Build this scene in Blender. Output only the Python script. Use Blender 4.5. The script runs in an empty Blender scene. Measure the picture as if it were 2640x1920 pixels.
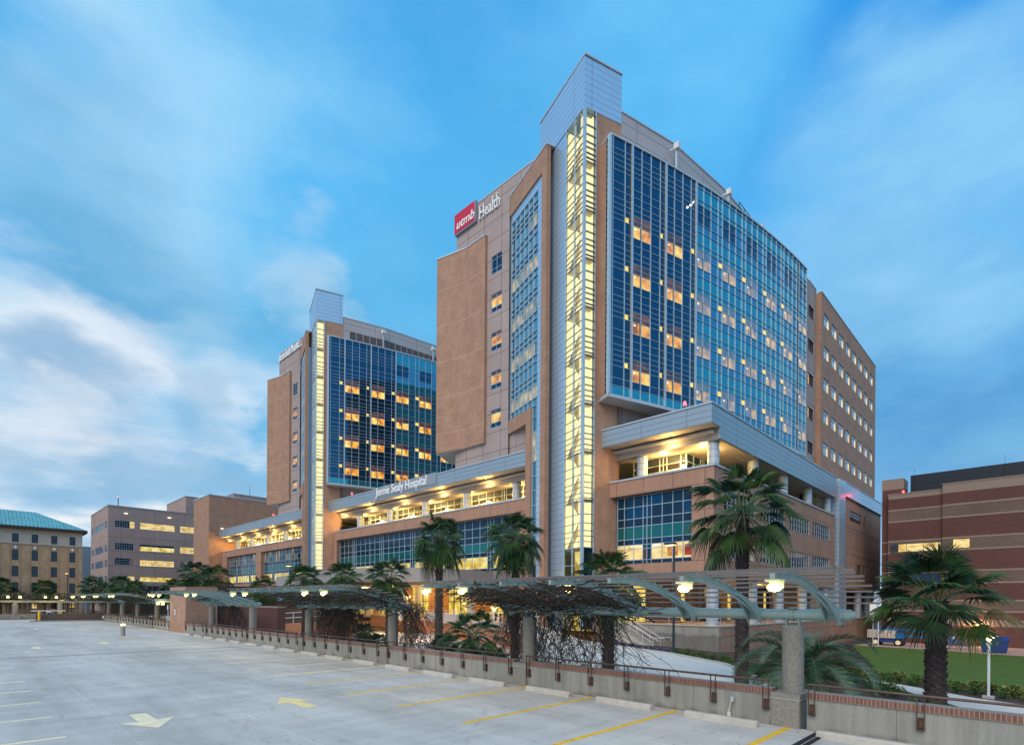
import bpy, math, random
from mathutils import Vector, Matrix
random.seed(7)
R = math.radians
# ------------------------------------------------------------------ camera, world, sun, exposure
scn = bpy.context.scene
COL = scn.collection
CAM_H = 2.85
HEAD = R(44.6)                 # heading of the view, from +X towards +Y
ROLL = R(0.4)
cam_d = bpy.data.cameras.new('camera'); cam = bpy.data.objects.new('camera', cam_d); COL.objects.link(cam)
cam_d.sensor_width = 36.0
cam_d.lens = 36.0 * 1400 / 2640
cam_d.shift_y = (1552 - 960) / 2640
cam_d.clip_start = 0.1; cam_d.clip_end = 4000
cam.matrix_world = (Matrix.Translation((0, 0, CAM_H)) @ Matrix.Rotation(HEAD - R(90), 4, 'Z')
                    @ Matrix.Rotation(R(90), 4, 'X') @ Matrix.Rotation(ROLL, 4, 'Z'))
scn.camera = cam
scn.view_settings.view_transform = 'Standard'
scn.view_settings.look = 'None'
scn.view_settings.exposure = 0.04
scn.view_settings.gamma = 1.0
scn.render.film_transparent = False
try:
    scn.cycles.max_bounces = 6; scn.cycles.diffuse_bounces = 3; scn.cycles.glossy_bounces = 3
    scn.cycles.transmission_bounces = 4; scn.cycles.transparent_max_bounces = 8
    scn.cycles.sample_clamp_indirect = 3.0; scn.cycles.caustics_reflective = False; scn.cycles.caustics_refractive = False
except Exception: pass

def lin(r, g, b):
    f = lambda c: (c/255/12.92) if c/255 <= 0.04045 else ((c/255+0.055)/1.055)**2.4
    return (f(r), f(g), f(b), 1.0)

# cloud fields of the dusk sky: azimuth, elevation, inner and outer radius (degrees), colour, strength
def sky_dir(px, py):
    a = (px-1320)/1400; b = (1552-py)/1400
    az = math.degrees(HEAD - math.atan(a)); el = math.degrees(math.atan2(b, math.hypot(1, a))); return az, el
SKY_FIELDS = [(*sky_dir(px, py), ri, ro, c, k) for (px, py, ri, ro, c, k) in (
    (2600, 60, 4, 24, (38, 146, 230), 0.85), (2350, 1050, 3, 16, (74, 146, 206), 0.9), (60, 330, 2, 13, (70, 164, 224), 0.8), (1300, 700, 3, 14, (84, 174, 226), 0.7),
    (2380, 560, 1, 13, (146, 208, 246), 0.85), (1750, 60, 3, 15, (108, 198, 248), 0.8), (370, 300, 0, 13, (178, 222, 248), 0.9), (700, 150, 2, 12, (138, 206, 246), 0.75),
    (520, 560, 0, 8, (158, 210, 242), 0.75), (430, 800, 2, 12, (96, 166, 210), 0.85), (900, 900, 1, 8, (102, 168, 212), 0.8), (870, 740, 0, 5.0, (186, 218, 240), 0.7),
    (30, 920, 0, 9, (222, 234, 244), 0.85), (330, 1010, 0, 9, (228, 236, 245), 0.85), (640, 1080, 0, 5.5, (220, 232, 244), 0.85), (600, 900, 0, 6, (162, 206, 234), 0.7),
    (150, 1090, 0, 7, (130, 174, 210), 0.85), (560, 1120, 0, 4.5, (146, 186, 216), 0.75), (80, 1190, 0, 4.5, (226, 232, 240), 0.8))]

world = bpy.data.worlds.new('World'); scn.world = world; world.use_nodes = True
def build_world():
    nt = world.node_tree; nt.nodes.clear()
    N = lambda t, **k: (lambda n: ([setattr(n, a, b) for a, b in k.items()], n)[1])(nt.nodes.new(t))
    L = nt.links.new
    out = N('ShaderNodeOutputWorld'); bg = N('ShaderNodeBackground')
    L(bg.outputs[0], out.inputs[0])
    tc = N('ShaderNodeTexCoord')
    sep = N('ShaderNodeSeparateXYZ'); L(tc.outputs['Generated'], sep.inputs[0])
    # elevation colour ramp (dusk blue)
    ramp = N('ShaderNodeValToRGB')
    e = ramp.color_ramp.elements
    stops = [(-1.0, lin(120,130,140)), (0.0, lin(186,204,224)), (0.10, lin(158,194,224)), (0.22, lin(116,182,224)),
             (0.40, lin(100,186,234)), (0.58, lin(86,182,240)), (0.78, lin(66,160,228)), (1.0, lin(50,130,205))]
    mr = N('ShaderNodeMapRange'); mr.inputs[1].default_value = -1; mr.inputs[2].default_value = 1
    L(sep.outputs[2], mr.inputs[0]); L(mr.outputs[0], ramp.inputs[0])
    for i, (p, c) in enumerate(stops):
        q = (p + 1) / 2
        el = e[i] if i < 2 else e.new(q)
        el.position = q; el.color = c
    col = ramp.outputs[0]
    # right hand side of the dome (away from the after-glow) deeper blue
    def dirdot(az, elv):
        v = N('ShaderNodeVectorMath', operation='DOT_PRODUCT')
        L(tc.outputs['Generated'], v.inputs[0])
        v.inputs[1].default_value = (math.cos(R(az))*math.cos(R(elv)), math.sin(R(az))*math.cos(R(elv)), math.sin(R(elv)))
        return v.outputs['Value']
    def mapr(s, a, b, c=0.0, d=1.0, smooth=True):
        m = N('ShaderNodeMapRange'); m.interpolation_type = 'SMOOTHSTEP' if smooth else 'LINEAR'
        m.inputs[1].default_value = a; m.inputs[2].default_value = b; m.inputs[3].default_value = c; m.inputs[4].default_value = d
        L(s, m.inputs[0]); return m.outputs[0]
    def mul(a, b):
        m = N('ShaderNodeMath', operation='MULTIPLY')
        for i, s in enumerate((a, b)):
            if isinstance(s, (int, float)): m.inputs[i].default_value = s
            else: L(s, m.inputs[i])
        return m.outputs[0]
    def add(a, b, op='ADD'):
        m = N('ShaderNodeMath', operation=op); m.use_clamp = False
        for i, s in enumerate((a, b)):
            if isinstance(s, (int, float)): m.inputs[i].default_value = s
            else: L(s, m.inputs[i])
        return m.outputs[0]
    def mix(fac, a, b):
        m = N('ShaderNodeMix', data_type='RGBA')
        if isinstance(fac, (int, float)): m.inputs[0].default_value = fac
        else: L(fac, m.inputs[0])
        for i, s in ((6, a), (7, b)):
            if isinstance(s, tuple): m.inputs[i].default_value = s
            else: L(s, m.inputs[i])
        return m.outputs[2]
    # the direction itself is warped by fractal noise, so every cloud field below gets a torn, streaky outline
    def noisevec(scale, det, off, stretch):
        mp = N('ShaderNodeMapping'); mp.inputs['Location'].default_value = off; mp.inputs['Scale'].default_value = stretch
        mp.inputs['Rotation'].default_value = (0, R(20), R(-25))
        L(tc.outputs['Generated'], mp.inputs[0])
        n = N('ShaderNodeTexNoise'); n.inputs['Scale'].default_value = scale; n.inputs['Detail'].default_value = det; n.inputs['Roughness'].default_value = 0.55
        L(mp.outputs[0], n.inputs['Vector']); return n
    nv = noisevec(2.8, 6.0, (2.9, 0.4, 1.1), (1, 1, 2.0))
    sub = N('ShaderNodeVectorMath', operation='SUBTRACT'); L(nv.outputs['Color'], sub.inputs[0]); sub.inputs[1].default_value = (0.5, 0.5, 0.5)
    scl = N('ShaderNodeVectorMath', operation='SCALE'); L(sub.outputs[0], scl.inputs[0]); scl.inputs['Scale'].default_value = 0.50
    wv = N('ShaderNodeVectorMath', operation='ADD'); L(tc.outputs['Generated'], wv.inputs[0]); L(scl.outputs[0], wv.inputs[1])
    wn = N('ShaderNodeVectorMath', operation='NORMALIZE'); L(wv.outputs[0], wn.inputs[0])
    def field(az, elv, r_in, r_out):
        v = N('ShaderNodeVectorMath', operation='DOT_PRODUCT'); L(wn.outputs[0], v.inputs[0])
        v.inputs[1].default_value = (math.cos(R(az))*math.cos(R(elv)), math.sin(R(az))*math.cos(R(elv)), math.sin(R(elv)))
        return mapr(v.outputs['Value'], math.cos(R(r_out)), math.cos(R(r_in)))
    fine = noisevec(4.2, 6.0, (5.1, 3.3, 0.2), (1, 1, 2.6)).outputs['Fac']
    fineb = mapr(fine, 0.34, 0.66, 0.45, 1.0)
    for (az, elv, ri, ro, c, k) in SKY_FIELDS:
        col = mix(mul(mul(field(az, elv, ri, ro), fineb), k), col, lin(*c))
    wisps = noisevec(2.0, 5.0, (8.0, 1.0, 4.0), (1, 1, 1.8)).outputs['Fac']
    col = mix(mul(mapr(wisps, 0.46, 0.80), 0.40), col, lin(160, 214, 244))
    glow = mul(mapr(dirdot(88, 6), 0.70, 0.99), mapr(sep.outputs[2], 0.36, 0.10, 0.0, 1.0))
    w2 = noisevec(4.4, 6.0, (1.0, 7.0, 2.0), (1, 1, 3.4)).outputs['Fac']
    col = mix(mul(glow, mapr(w2, 0.46, 0.66)), col, lin(243, 244, 246))
    col = mix(mul(mul(glow, mapr(w2, 0.50, 0.38)), 0.75), col, lin(138, 180, 212))
    hz = mapr(sep.outputs[2], 0.12, 0.0)
    col = mix(mul(mul(hz, mapr(dirdot(80, 0), 0.6, 1.0)), 0.7), col, lin(205, 208, 222))
    # the real sky model underneath, at a low strength
    sky = N('ShaderNodeTexSky'); sky.sky_type = 'NISHITA'; sky.sun_disc = False
    sky.sun_elevation = R(16); sky.sun_rotation = R(-165)
    sc_ = N('ShaderNodeMix', data_type='RGBA', blend_type='ADD'); sc_.inputs[0].default_value = 0.006
    L(col, sc_.inputs[6]); L(sky.outputs[0], sc_.inputs[7])
    L(sc_.outputs[2], bg.inputs['Color']); bg.inputs['Strength'].default_value = 1.0
build_world()
sun_d = bpy.data.lights.new('sun', 'SUN'); sun = bpy.data.objects.new('sun', sun_d); COL.objects.link(sun)
sun_d.energy = 2.35; sun_d.angle = R(50); sun_d.color = (1.0, 0.80, 0.60)
_sd = Vector((0.80, 0.24, -0.66))      # direction the light travels: soft after-glow from behind-left of the camera
sun.rotation_euler = _sd.to_track_quat('-Z', 'Y').to_euler()

# ------------------------------------------------------------------ measuring helpers (camera geometry -> world points on real planes)
Fv = Vector((math.cos(HEAD), math.sin(HEAD), 0)); Rt = Vector((math.sin(HEAD), -math.cos(HEAD), 0))
def ray(px, py):
    a = (px-1320)/1400; b = (1552-py)/1400
    u = a*math.cos(ROLL) - b*math.sin(ROLL); v = a*math.sin(ROLL) + b*math.cos(ROLL)
    return Fv + Rt*u + Vector((0, 0, v))
def at_d(px, py, d): return ray(px, py)*d + Vector((0, 0, CAM_H))
def at_z(px, py, z):
    r = ray(px, py); return r*((z-CAM_H)/r.z) + Vector((0, 0, CAM_H))
def lerp_tab(x, tab):
    if x <= tab[0][0]: return tab[0][1]
    for (a, va), (b, vb) in zip(tab, tab[1:]):
        if x <= b: return va + (vb-va)*(x-a)/(b-a)
    return tab[-1][1]
def zg(x, y):                  # the plaza ground falls away to the right
    l = x*Rt.x + y*Rt.y
    return lerp_tab(l, [(5, -0.6), (17.8, -1.28), (23, -1.6), (45, -2.3), (60, -2.4)])

# ------------------------------------------------------------------ materials
def new_mat(name):
    m = bpy.data.materials.new(name); m.use_nodes = True
    nt = m.node_tree; return m, nt, nt.nodes['Principled BSDF']
def setp(b, **k):
    for a, v in k.items():
        b.inputs[a.replace('_', ' ')].default_value = v
def wallcoord(nt):             # metres along the wall and up it, from the surface's own position
    N = nt.nodes.new; L = nt.links.new
    g = N('ShaderNodeNewGeometry')
    c = N('ShaderNodeVectorMath'); c.operation = 'CROSS_PRODUCT'; c.inputs[0].default_value = (0, 0, 1); L(g.outputs['True Normal'], c.inputs[1])
    d = N('ShaderNodeVectorMath'); d.operation = 'DOT_PRODUCT'; L(g.outputs['Position'], d.inputs[0]); L(c.outputs[0], d.inputs[1])
    s = N('ShaderNodeSeparateXYZ'); L(g.outputs['Position'], s.inputs[0])
    o = N('ShaderNodeCombineXYZ'); L(d.outputs['Value'], o.inputs[0]); L(s.outputs[2], o.inputs[1])
    return o.outputs[0], g.outputs['Position']
def add_noise(nt, pos, col_in, scale, amt, det=5, stretch=(1,1,1), dark=None):
    N = nt.nodes.new; L = nt.links.new
    mp = N('ShaderNodeMapping'); mp.inputs['Scale'].default_value = stretch; L(pos, mp.inputs[0])
    n = N('ShaderNodeTexNoise'); n.inputs['Scale'].default_value = scale; n.inputs['Detail'].default_value = det; n.inputs['Roughness'].default_value = 0.6
    L(mp.outputs[0], n.inputs['Vector'])
    r = N('ShaderNodeMapRange'); r.inputs[1].default_value = 0.3; r.inputs[2].default_value = 0.7; r.inputs[3].default_value = 1-amt; r.inputs[4].default_value = 1+amt
    L(n.outputs['Fac'], r.inputs[0])
    m = N('ShaderNodeVectorMath'); m.operation = 'SCALE'
    if isinstance(col_in, tuple): m.inputs[0].default_value = col_in[:3]
    else: L(col_in, m.inputs[0])
    L(r.outputs[0], m.inputs['Scale'])
    return m.outputs[0]
def surf(name, col, rough=0.7, metal=0.0, ns=2.0, amt=0.12, bump=0.0, bs=20.0, stretch=(1,1,1), spec=0.4):
    m, nt, b = new_mat(name)
    g = nt.nodes.new('ShaderNodeNewGeometry')
    o = add_noise(nt, g.outputs['Position'], col, ns, amt, stretch=stretch)
    nt.links.new(o, b.inputs['Base Color']); setp(b, Roughness=rough, Metallic=metal, Specular_IOR_Level=spec)
    if bump:
        n = nt.nodes.new('ShaderNodeTexNoise'); n.inputs['Scale'].default_value = bs; n.inputs['Detail'].default_value = 4
        nt.links.new(g.outputs['Position'], n.inputs['Vector'])
        bp = nt.nodes.new('ShaderNodeBump'); bp.inputs['Strength'].default_value = bump; bp.inputs['Distance'].default_value = 0.02
        nt.links.new(n.outputs['Fac'], bp.inputs['Height']); nt.links.new(bp.outputs[0], b.inputs['Normal'])
    return m
def tiled(name, c1, c2, mortar, w, h, ms, offset=0.5, rough=0.8, metal=0.0, ns=0.25, amt=0.10, streak=0.0, ns2=6.0, amt2=0.06):
    m, nt, b = new_mat(name)
    uv, pos = wallcoord(nt)
    t = nt.nodes.new('ShaderNodeTexBrick'); t.offset = offset; t.squash = 1.0
    t.inputs['Scale'].default_value = 1.0; t.inputs['Brick Width'].default_value = w; t.inputs['Row Height'].default_value = h
    t.inputs['Mortar Size'].default_value = ms; t.inputs['Mortar Smooth'].default_value = 0.2; t.inputs['Bias'].default_value = 0
    t.inputs['Color1'].default_value = c1; t.inputs['Color2'].default_value = c2; t.inputs['Mortar'].default_value = mortar
    nt.links.new(uv, t.inputs['Vector'])
    o = add_noise(nt, pos, t.outputs['Color'], ns, amt)
    o = add_noise(nt, pos, o, ns2, amt2)
    if streak: o = add_noise(nt, pos, o, 1.0, streak, det=3, stretch=(2.2, 2.2, 0.12))
    nt.links.new(o, b.inputs['Base Color']); setp(b, Roughness=rough, Metallic=metal)
    return m
def glass(name, col, metal=0.75, rough=0.03, em=None, est=0.0, wob=0.02):
    m, nt, b = new_mat(name)
    setp(b, Base_Color=col, Metallic=metal, Roughness=rough)
    g = nt.nodes.new('ShaderNodeNewGeometry')
    n = nt.nodes.new('ShaderNodeTexNoise'); n.inputs['Scale'].default_value = 0.45; n.inputs['Detail'].default_value = 1
    nt.links.new(g.outputs['Position'], n.inputs['Vector'])
    bp = nt.nodes.new('ShaderNodeBump'); bp.inputs['Strength'].default_value = wob; bp.inputs['Distance'].default_value = 1.0
    nt.links.new(n.outputs['Fac'], bp.inputs['Height']); nt.links.new(bp.outputs[0], b.inputs['Normal'])
    if em: setp(b, Emission_Color=em, Emission_Strength=est)
    return m
def lit(name, cols, strength, scale=(0.9, 0.9, 1.3), base=(0.02, 0.02, 0.02, 1), thr=(0.3, 0.7), rough=0.08, det=2, vor=False):
    """a lit room behind a pane: broken patches of warm light, with the pane's own gloss on top"""
    m, nt, b = new_mat(name)
    g = nt.nodes.new('ShaderNodeNewGeometry')
    mp = nt.nodes.new('ShaderNodeMapping'); mp.inputs['Scale'].default_value = scale
    nt.links.new(g.outputs['Position'], mp.inputs[0])
    if vor:
        n = nt.nodes.new('ShaderNodeTexVoronoi'); n.inputs['Scale'].default_value = 1.0; nt.links.new(mp.outputs[0], n.inputs['Vector']); f = n.outputs['Color']
        s = nt.nodes.new('ShaderNodeSeparateColor'); nt.links.new(f, s.inputs[0]); f = s.outputs[0]
    else:
        n = nt.nodes.new('ShaderNodeTexNoise'); n.inputs['Scale'].default_value = 1.0; n.inputs['Detail'].default_value = det
        nt.links.new(mp.outputs[0], n.inputs['Vector']); f = n.outputs['Fac']
    r = nt.nodes.new('ShaderNodeValToRGB'); k = len(cols)
    for i, c in enumerate(cols):
        p = thr[0] + (thr[1]-thr[0])*i/(k-1)
        el = r.color_ramp.elements[i] if i < 2 else r.color_ramp.elements.new(p)
        el.position = p; el.color = c
    nt.links.new(f, r.inputs[0]); nt.links.new(r.outputs[0], b.inputs['Emission Color'])
    setp(b, Base_Color=base, Roughness=rough, Emission_Strength=strength, Specular_IOR_Level=0.5)
    return m
def emis(name, col, s):
    m, nt, b = new_mat(name); setp(b, Base_Color=(0.5, 0.5, 0.5, 1), Emission_Color=col, Emission_Strength=s); return m

M = {}
M['brick'] = tiled('tan_brick', (0.44,0.25,0.165,1), (0.385,0.212,0.142,1), (0.35,0.23,0.165,1), 0.42, 0.16, 0.018, amt=0.14, ns=0.7, streak=0.06)
M['brick_band'] = surf('tan_brick_band', (0.50,0.33,0.23,1), 0.8, ns=1.0, amt=0.08)
M['stone'] = tiled('mauve_precast', (0.40,0.325,0.305,1), (0.375,0.30,0.285,1), (0.17,0.13,0.12,1), 3.1, 2.33, 0.045, offset=0.0, streak=0.05)
M['precast'] = tiled('tan_precast', (0.41,0.235,0.165,1), (0.39,0.225,0.155,1), (0.18,0.11,0.08,1), 3.0, 2.2, 0.04, offset=0.0, streak=0.07)
M['metal'] = tiled('aluminium_panel', (0.50,0.64,0.78,1), (0.49,0.63,0.77,1), (0.16,0.22,0.30,1), 7.5, 0.62, 0.022, offset=0.0, rough=0.34, metal=0.55, ns=0.12, amt=0.05, amt2=0.02)
M['metal_roof'] = tiled('aluminium_parapet', (0.46,0.42,0.42,1), (0.44,0.40,0.40,1), (0.16,0.15,0.15,1), 5.5, 1.3, 0.035, offset=0.0, rough=0.5, metal=0.1, ns=0.12, amt=0.05, amt2=0.02)
M['fascia'] = tiled('fascia_panel', (0.37,0.43,0.49,1), (0.355,0.415,0.475,1), (0.14,0.15,0.17,1), 4.45, 0.5, 0.022, offset=0.0, rough=0.40, metal=0.45, ns=0.1, amt=0.05, amt2=0.02)
M['soffit'] = surf('soffit_panel', (0.55,0.50,0.44,1), 0.5, ns=0.5, amt=0.05)
M['coping'] = surf('pale_coping', (0.50,0.56,0.62,1), 0.45, 0.2, amt=0.04)
M['beam'] = surf('grey_beam', (0.33,0.31,0.30,1), 0.6, amt=0.06)
M['mull'] = surf('pale_mullion', (0.46,0.60,0.72,1), 0.4, 0.35, amt=0.03)
M['mull_mid'] = surf('blue_grey_mullion', (0.16,0.22,0.30,1), 0.4, 0.3, amt=0.03)
M['mull_dark'] = surf('dark_mullion', (0.035,0.05,0.07,1), 0.4, 0.3, amt=0.03)
M['navy'] = glass('navy_glass', (0.018,0.085,0.165,1), 0.8)
M['blue'] = glass('blue_glass', (0.07,0.27,0.43,1), 0.8)
M['teal'] = glass('teal_glass', (0.045,0.33,0.44,1), 0.78)
M['teal_dark'] = glass('dark_teal_glass', (0.02,0.17,0.17,1), 0.55)
M['dark_glass'] = glass('dark_window_glass', (0.022,0.05,0.085,1), 0.6)
M['black_glass'] = glass('black_loggia_glass', (0.03,0.028,0.03,1), 0.3)
M['sky_glass'] = glass('sky_window_glass', (0.30,0.43,0.56,1), 0.9)
M['side_glass'] = glass('side_glass', (0.16,0.36,0.46,1), 0.8)
M['lit_sq'] = lit('lit_closet_pane', [lin(250,205,80), lin(255,228,120)], 1.05)
M['lit_room'] = lit('lit_patient_room', [lin(140,82,48), lin(226,150,78), lin(253,200,100), lin(255,238,150)], 0.92, scale=(0.9,0.9,0.9), thr=(0.30,0.72), det=3)
M['lit_room_gold'] = lit('gold_lit_room', [lin(110,55,20), lin(222,140,50), lin(255,196,80), lin(255,240,150)], 1.05, scale=(1.1,1.1,0.9), thr=(0.30,0.68), det=4)
M['lit_soft'] = lit('softly_lit_room', [lin(70,116,160), lin(160,140,140), lin(232,180,105), lin(255,222,135)], 0.66, base=(0.05,0.14,0.22,1), scale=(0.8,0.8,0.8), thr=(0.32,0.68), det=3)
M['lit_soft_dim'] = lit('dim_soft_transom', [lin(50,100,150), lin(110,125,150), lin(140,132,140)], 0.42, base=(0.05,0.14,0.22,1))
M['lit_dim'] = lit('dim_transom', [lin(40,45,75), lin(100,72,78), lin(140,95,85)], 0.55)
M['lit_fluor'] = emis('fluorescent_tube', lin(255,240,205), 1.5)
M['lit_side'] = lit('lit_ward_side', [lin(90,120,135), lin(180,175,160), lin(250,222,170)], 0.62, scale=(1.2,1.2,0.6), thr=(0.35,0.65))
M['lit_lobby'] = lit('lit_lobby_glass', [lin(150,110,30), lin(222,182,60), lin(250,225,120), lin(255,246,190)], 0.95, scale=(1.1,1.1,0.9), thr=(0.28,0.72), det=3)
M['lit_office'] = lit('lit_office_glass', [lin(190,150,80), lin(250,215,130), lin(255,240,180)], 0.95, scale=(0.7,0.7,1.3), thr=(0.3,0.7), det=4)
M['lit_loggia'] = lit('loggia_glass', [lin(18,18,22), lin(48,38,26), lin(190,140,60), lin(255,226,140)], 0.85, scale=(0.8,0.8,1.6), thr=(0.42,0.78), det=2)
M['lit_blind'] = lit('lit_blind_glass', [lin(38,44,58), lin(70,68,60), lin(210,185,110)], 0.7, scale=(1.4,1.4,0.25), thr=(0.42,0.70))
M['stair_wall'] = emis('glowing_stair_wall', lin(255,234,168), 1.0)  # wall glows by itself: the stair lamps' light is put into it
M['stair_flight'] = surf('stair_flight', (0.82,0.66,0.38,1), 0.7)
M['stair_slab'] = surf('stair_slab', (0.62,0.54,0.38,1), 0.7)
M['concrete'] = surf('cast_concrete', (0.31,0.30,0.27,1), 0.85, ns=1.2, amt=0.16, bump=0.3, bs=30, stretch=(1,1,0.35))
def stained():
    m, nt, b = new_mat('stained_concrete'); g = nt.nodes.new('ShaderNodeNewGeometry'); pos = g.outputs['Position']
    o = add_noise(nt, pos, (0.31,0.30,0.27,1), 1.0, 0.14, stretch=(1,1,0.5)); o = add_noise(nt, pos, o, 2.6, 0.16, det=4, stretch=(1.6,1.6,0.12)); o = add_noise(nt, pos, o, 22, 0.08)
    z = nt.nodes.new('ShaderNodeSeparateXYZ'); nt.links.new(pos, z.inputs[0])
    n = nt.nodes.new('ShaderNodeTexNoise'); n.inputs['Scale'].default_value = 2.2; n.inputs['Detail'].default_value = 5; nt.links.new(pos, n.inputs['Vector'])
    a = nt.nodes.new('ShaderNodeMath'); a.operation = 'MULTIPLY_ADD'; a.inputs[1].default_value = -0.7; nt.links.new(n.outputs['Fac'], a.inputs[0]); nt.links.new(z.outputs[2], a.inputs[2])
    r = nt.nodes.new('ShaderNodeMapRange'); r.inputs[1].default_value = -0.36; r.inputs[2].default_value = -0.20; r.inputs[3].default_value = 0.62; r.inputs[4].default_value = 1.0; nt.links.new(a.outputs[0], r.inputs[0])
    sc = nt.nodes.new('ShaderNodeVectorMath'); sc.operation = 'SCALE'; nt.links.new(o, sc.inputs[0]); nt.links.new(r.outputs[0], sc.inputs['Scale'])
    uv, _ = wallcoord(nt); t = nt.nodes.new('ShaderNodeTexBrick'); t.offset = 0; t.inputs['Scale'].default_value = 1; t.inputs['Brick Width'].default_value = 2.2; t.inputs['Row Height'].default_value = 50; t.inputs['Mortar Size'].default_value = 0.006
    t.inputs['Color1'].default_value = (1,1,1,1); t.inputs['Color2'].default_value = (0.95,0.95,0.95,1); t.inputs['Mortar'].default_value = (0.45,0.42,0.38,1); nt.links.new(uv, t.inputs['Vector'])
    mx = nt.nodes.new('ShaderNodeMix'); mx.data_type = 'RGBA'; mx.blend_type = 'MULTIPLY'; mx.inputs[0].default_value = 1; nt.links.new(sc.outputs[0], mx.inputs[6]); nt.links.new(t.outputs['Color'], mx.inputs[7])
    nt.links.new(mx.outputs[2], b.inputs['Base Color']); setp(b, Roughness=0.88)
    bp = nt.nodes.new('ShaderNodeBump'); bp.inputs['Strength'].default_value = 0.3; bp.inputs['Distance'].default_value = 0.01; n3 = nt.nodes.new('ShaderNodeTexNoise'); n3.inputs['Scale'].default_value = 30; nt.links.new(pos, n3.inputs['Vector']); nt.links.new(n3.outputs['Fac'], bp.inputs['Height']); nt.links.new(bp.outputs[0], b.inputs['Normal'])
    return m
M['stained'] = stained()
M['concrete_pale'] = surf('pale_concrete', (0.52,0.48,0.42,1), 0.85, ns=3, amt=0.12, bump=0.25, bs=40)
M['grit'] = surf('aggregate_concrete', (0.27,0.25,0.22,1), 0.9, ns=14, amt=0.22, bump=0.5, bs=60)
M['cap_brick'] = tiled('red_brick_cap', (0.235,0.105,0.075,1), (0.175,0.075,0.055,1), (0.36,0.29,0.24,1), 0.075, 0.24, 0.006, offset=0.0, amt=0.15)
M['red_brick'] = tiled('red_brick', (0.115,0.042,0.038,1), (0.092,0.033,0.03,1), (0.13,0.07,0.06,1), 0.42, 0.16, 0.018, amt=0.14)
M['grey_brick'] = tiled('brown_grey_brick', (0.165,0.11,0.088,1), (0.13,0.088,0.072,1), (0.13,0.10,0.08,1), 0.42, 0.16, 0.018, amt=0.14)
M['lime'] = surf('limestone_band', (0.27,0.215,0.185,1), 0.8, amt=0.06)
M['old_brick'] = tiled('buff_brick', (0.44,0.31,0.19,1), (0.36,0.25,0.155,1), (0.36,0.30,0.22,1), 0.5, 0.2, 0.03, amt=0.18, ns=0.8)
M['plaza_brick'] = tiled('plaza_brick', (0.50,0.21,0.11,1), (0.43,0.18,0.10,1), (0.40,0.27,0.18,1), 0.3, 0.1, 0.01, amt=0.10)
M['render'] = surf('grey_render', (0.42,0.41,0.38,1), 0.85, amt=0.08)
M['copper'] = surf('green_copper_roof', (0.16,0.44,0.47,1), 0.55, ns=0.5, amt=0.15)
M['eave'] = surf('dark_eave', (0.045,0.035,0.03,1), 0.7)
M['mauve'] = tiled('mauve_cladding', (0.40,0.285,0.25,1), (0.38,0.27,0.235,1), (0.20,0.15,0.14,1), 8.6, 4.4, 0.07, offset=0.0, streak=0.05)
M['louvre'] = surf('dark_louvre', (0.10,0.085,0.085,1), 0.6)
M['black'] = surf('black_paint', (0.012,0.013,0.015,1), 0.5)
M['screen'] = surf('rooftop_screen', (0.012,0.02,0.035,1), 0.45, 0.2, amt=0.2)
M['steel_green'] = surf('pergola_steel', (0.29,0.385,0.365,1), 0.42, 0.1, ns=3, amt=0.10)
M['slat'] = surf('pergola_slat', (0.145,0.135,0.14,1), 0.6, ns=3, amt=0.15)
M['rail'] = surf('bronze_rail', (0.115,0.075,0.055,1), 0.45, 0.4, ns=5, amt=0.2)
M['rust'] = surf('rusty_bracket', (0.10,0.045,0.03,1), 0.7, 0.2, ns=12, amt=0.4)
M['yellow'] = surf('yellow_line_paint', (0.92,0.54,0.05,1), 0.8, ns=4, amt=0.22, spec=0.1)
M['cream'] = surf('faded_cream_paint', (1.0,0.86,0.56,1), 0.8, ns=3, amt=0.12, spec=0.1)
M['yellow2'] = surf('faded_and_lamplit_yellow', (0.98,0.78,0.36,1), 0.8, ns=3, amt=0.14, spec=0.1)
M['blue_paint'] = surf('blue_bay_paint', (0.20,0.50,0.80,1), 0.7, ns=3, amt=0.15)
M['white_metal'] = surf('white_metal', (0.75,0.76,0.76,1), 0.4, 0.1, amt=0.04)
M['lamp_glow'] = emis('lamp_globe', lin(255,238,120), 6.0)
M['lamplit_glow'] = emis('lamplit_yellow', lin(230,215,60), 0.35)  # lamp light falling on the housing, put in as a weak glow
M['lamp_warm'] = emis('lamp_warm_glow', lin(255,205,110), 6.0)
M['lamp_red'] = emis('red_beacon', lin(255,40,40), 3.0)
M['lamp_orange'] = emis('sodium_glow', lin(255,170,40), 14.0)
M['red_sign'] = surf('red_sign_face', (0.62,0.02,0.055,1), 0.45, amt=0.03)
M['sign_white'] = surf('white_letters', (0.93,0.94,0.95,1), 0.4, amt=0.02)
M['sign_grey'] = surf('sign_back', (0.27,0.32,0.37,1), 0.5, amt=0.04)
M['trunk'] = surf('palm_trunk', (0.062,0.047,0.042,1), 0.95, ns=6, amt=0.35, bump=0.8, bs=14)
M['boot'] = surf('palm_boots', (0.105,0.08,0.066,1), 0.95, ns=9, amt=0.4)
M['boot_dark'] = surf('dark_palm_boots', (0.05,0.042,0.05,1), 0.95, ns=9, amt=0.4)
M['leaf1'] = surf('palm_leaf_green', (0.046,0.105,0.024,1), 0.5, ns=2.5, amt=0.35)
M['leaf2'] = surf('palm_leaf_deep', (0.026,0.066,0.022,1), 0.55, ns=2.5, amt=0.35)
M['leaf3'] = surf('palm_leaf_dry', (0.13,0.11,0.05,1), 0.8, ns=3, amt=0.3)
M['leaf4'] = surf('blue_green_frond', (0.095,0.155,0.095,1), 0.5, ns=2.5, amt=0.3)
M['petiole'] = surf('petiole', (0.12,0.14,0.05,1), 0.6)
M['vine'] = surf('bare_vine_stem', (0.058,0.042,0.036,1), 0.9, ns=8, amt=0.4)
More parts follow.
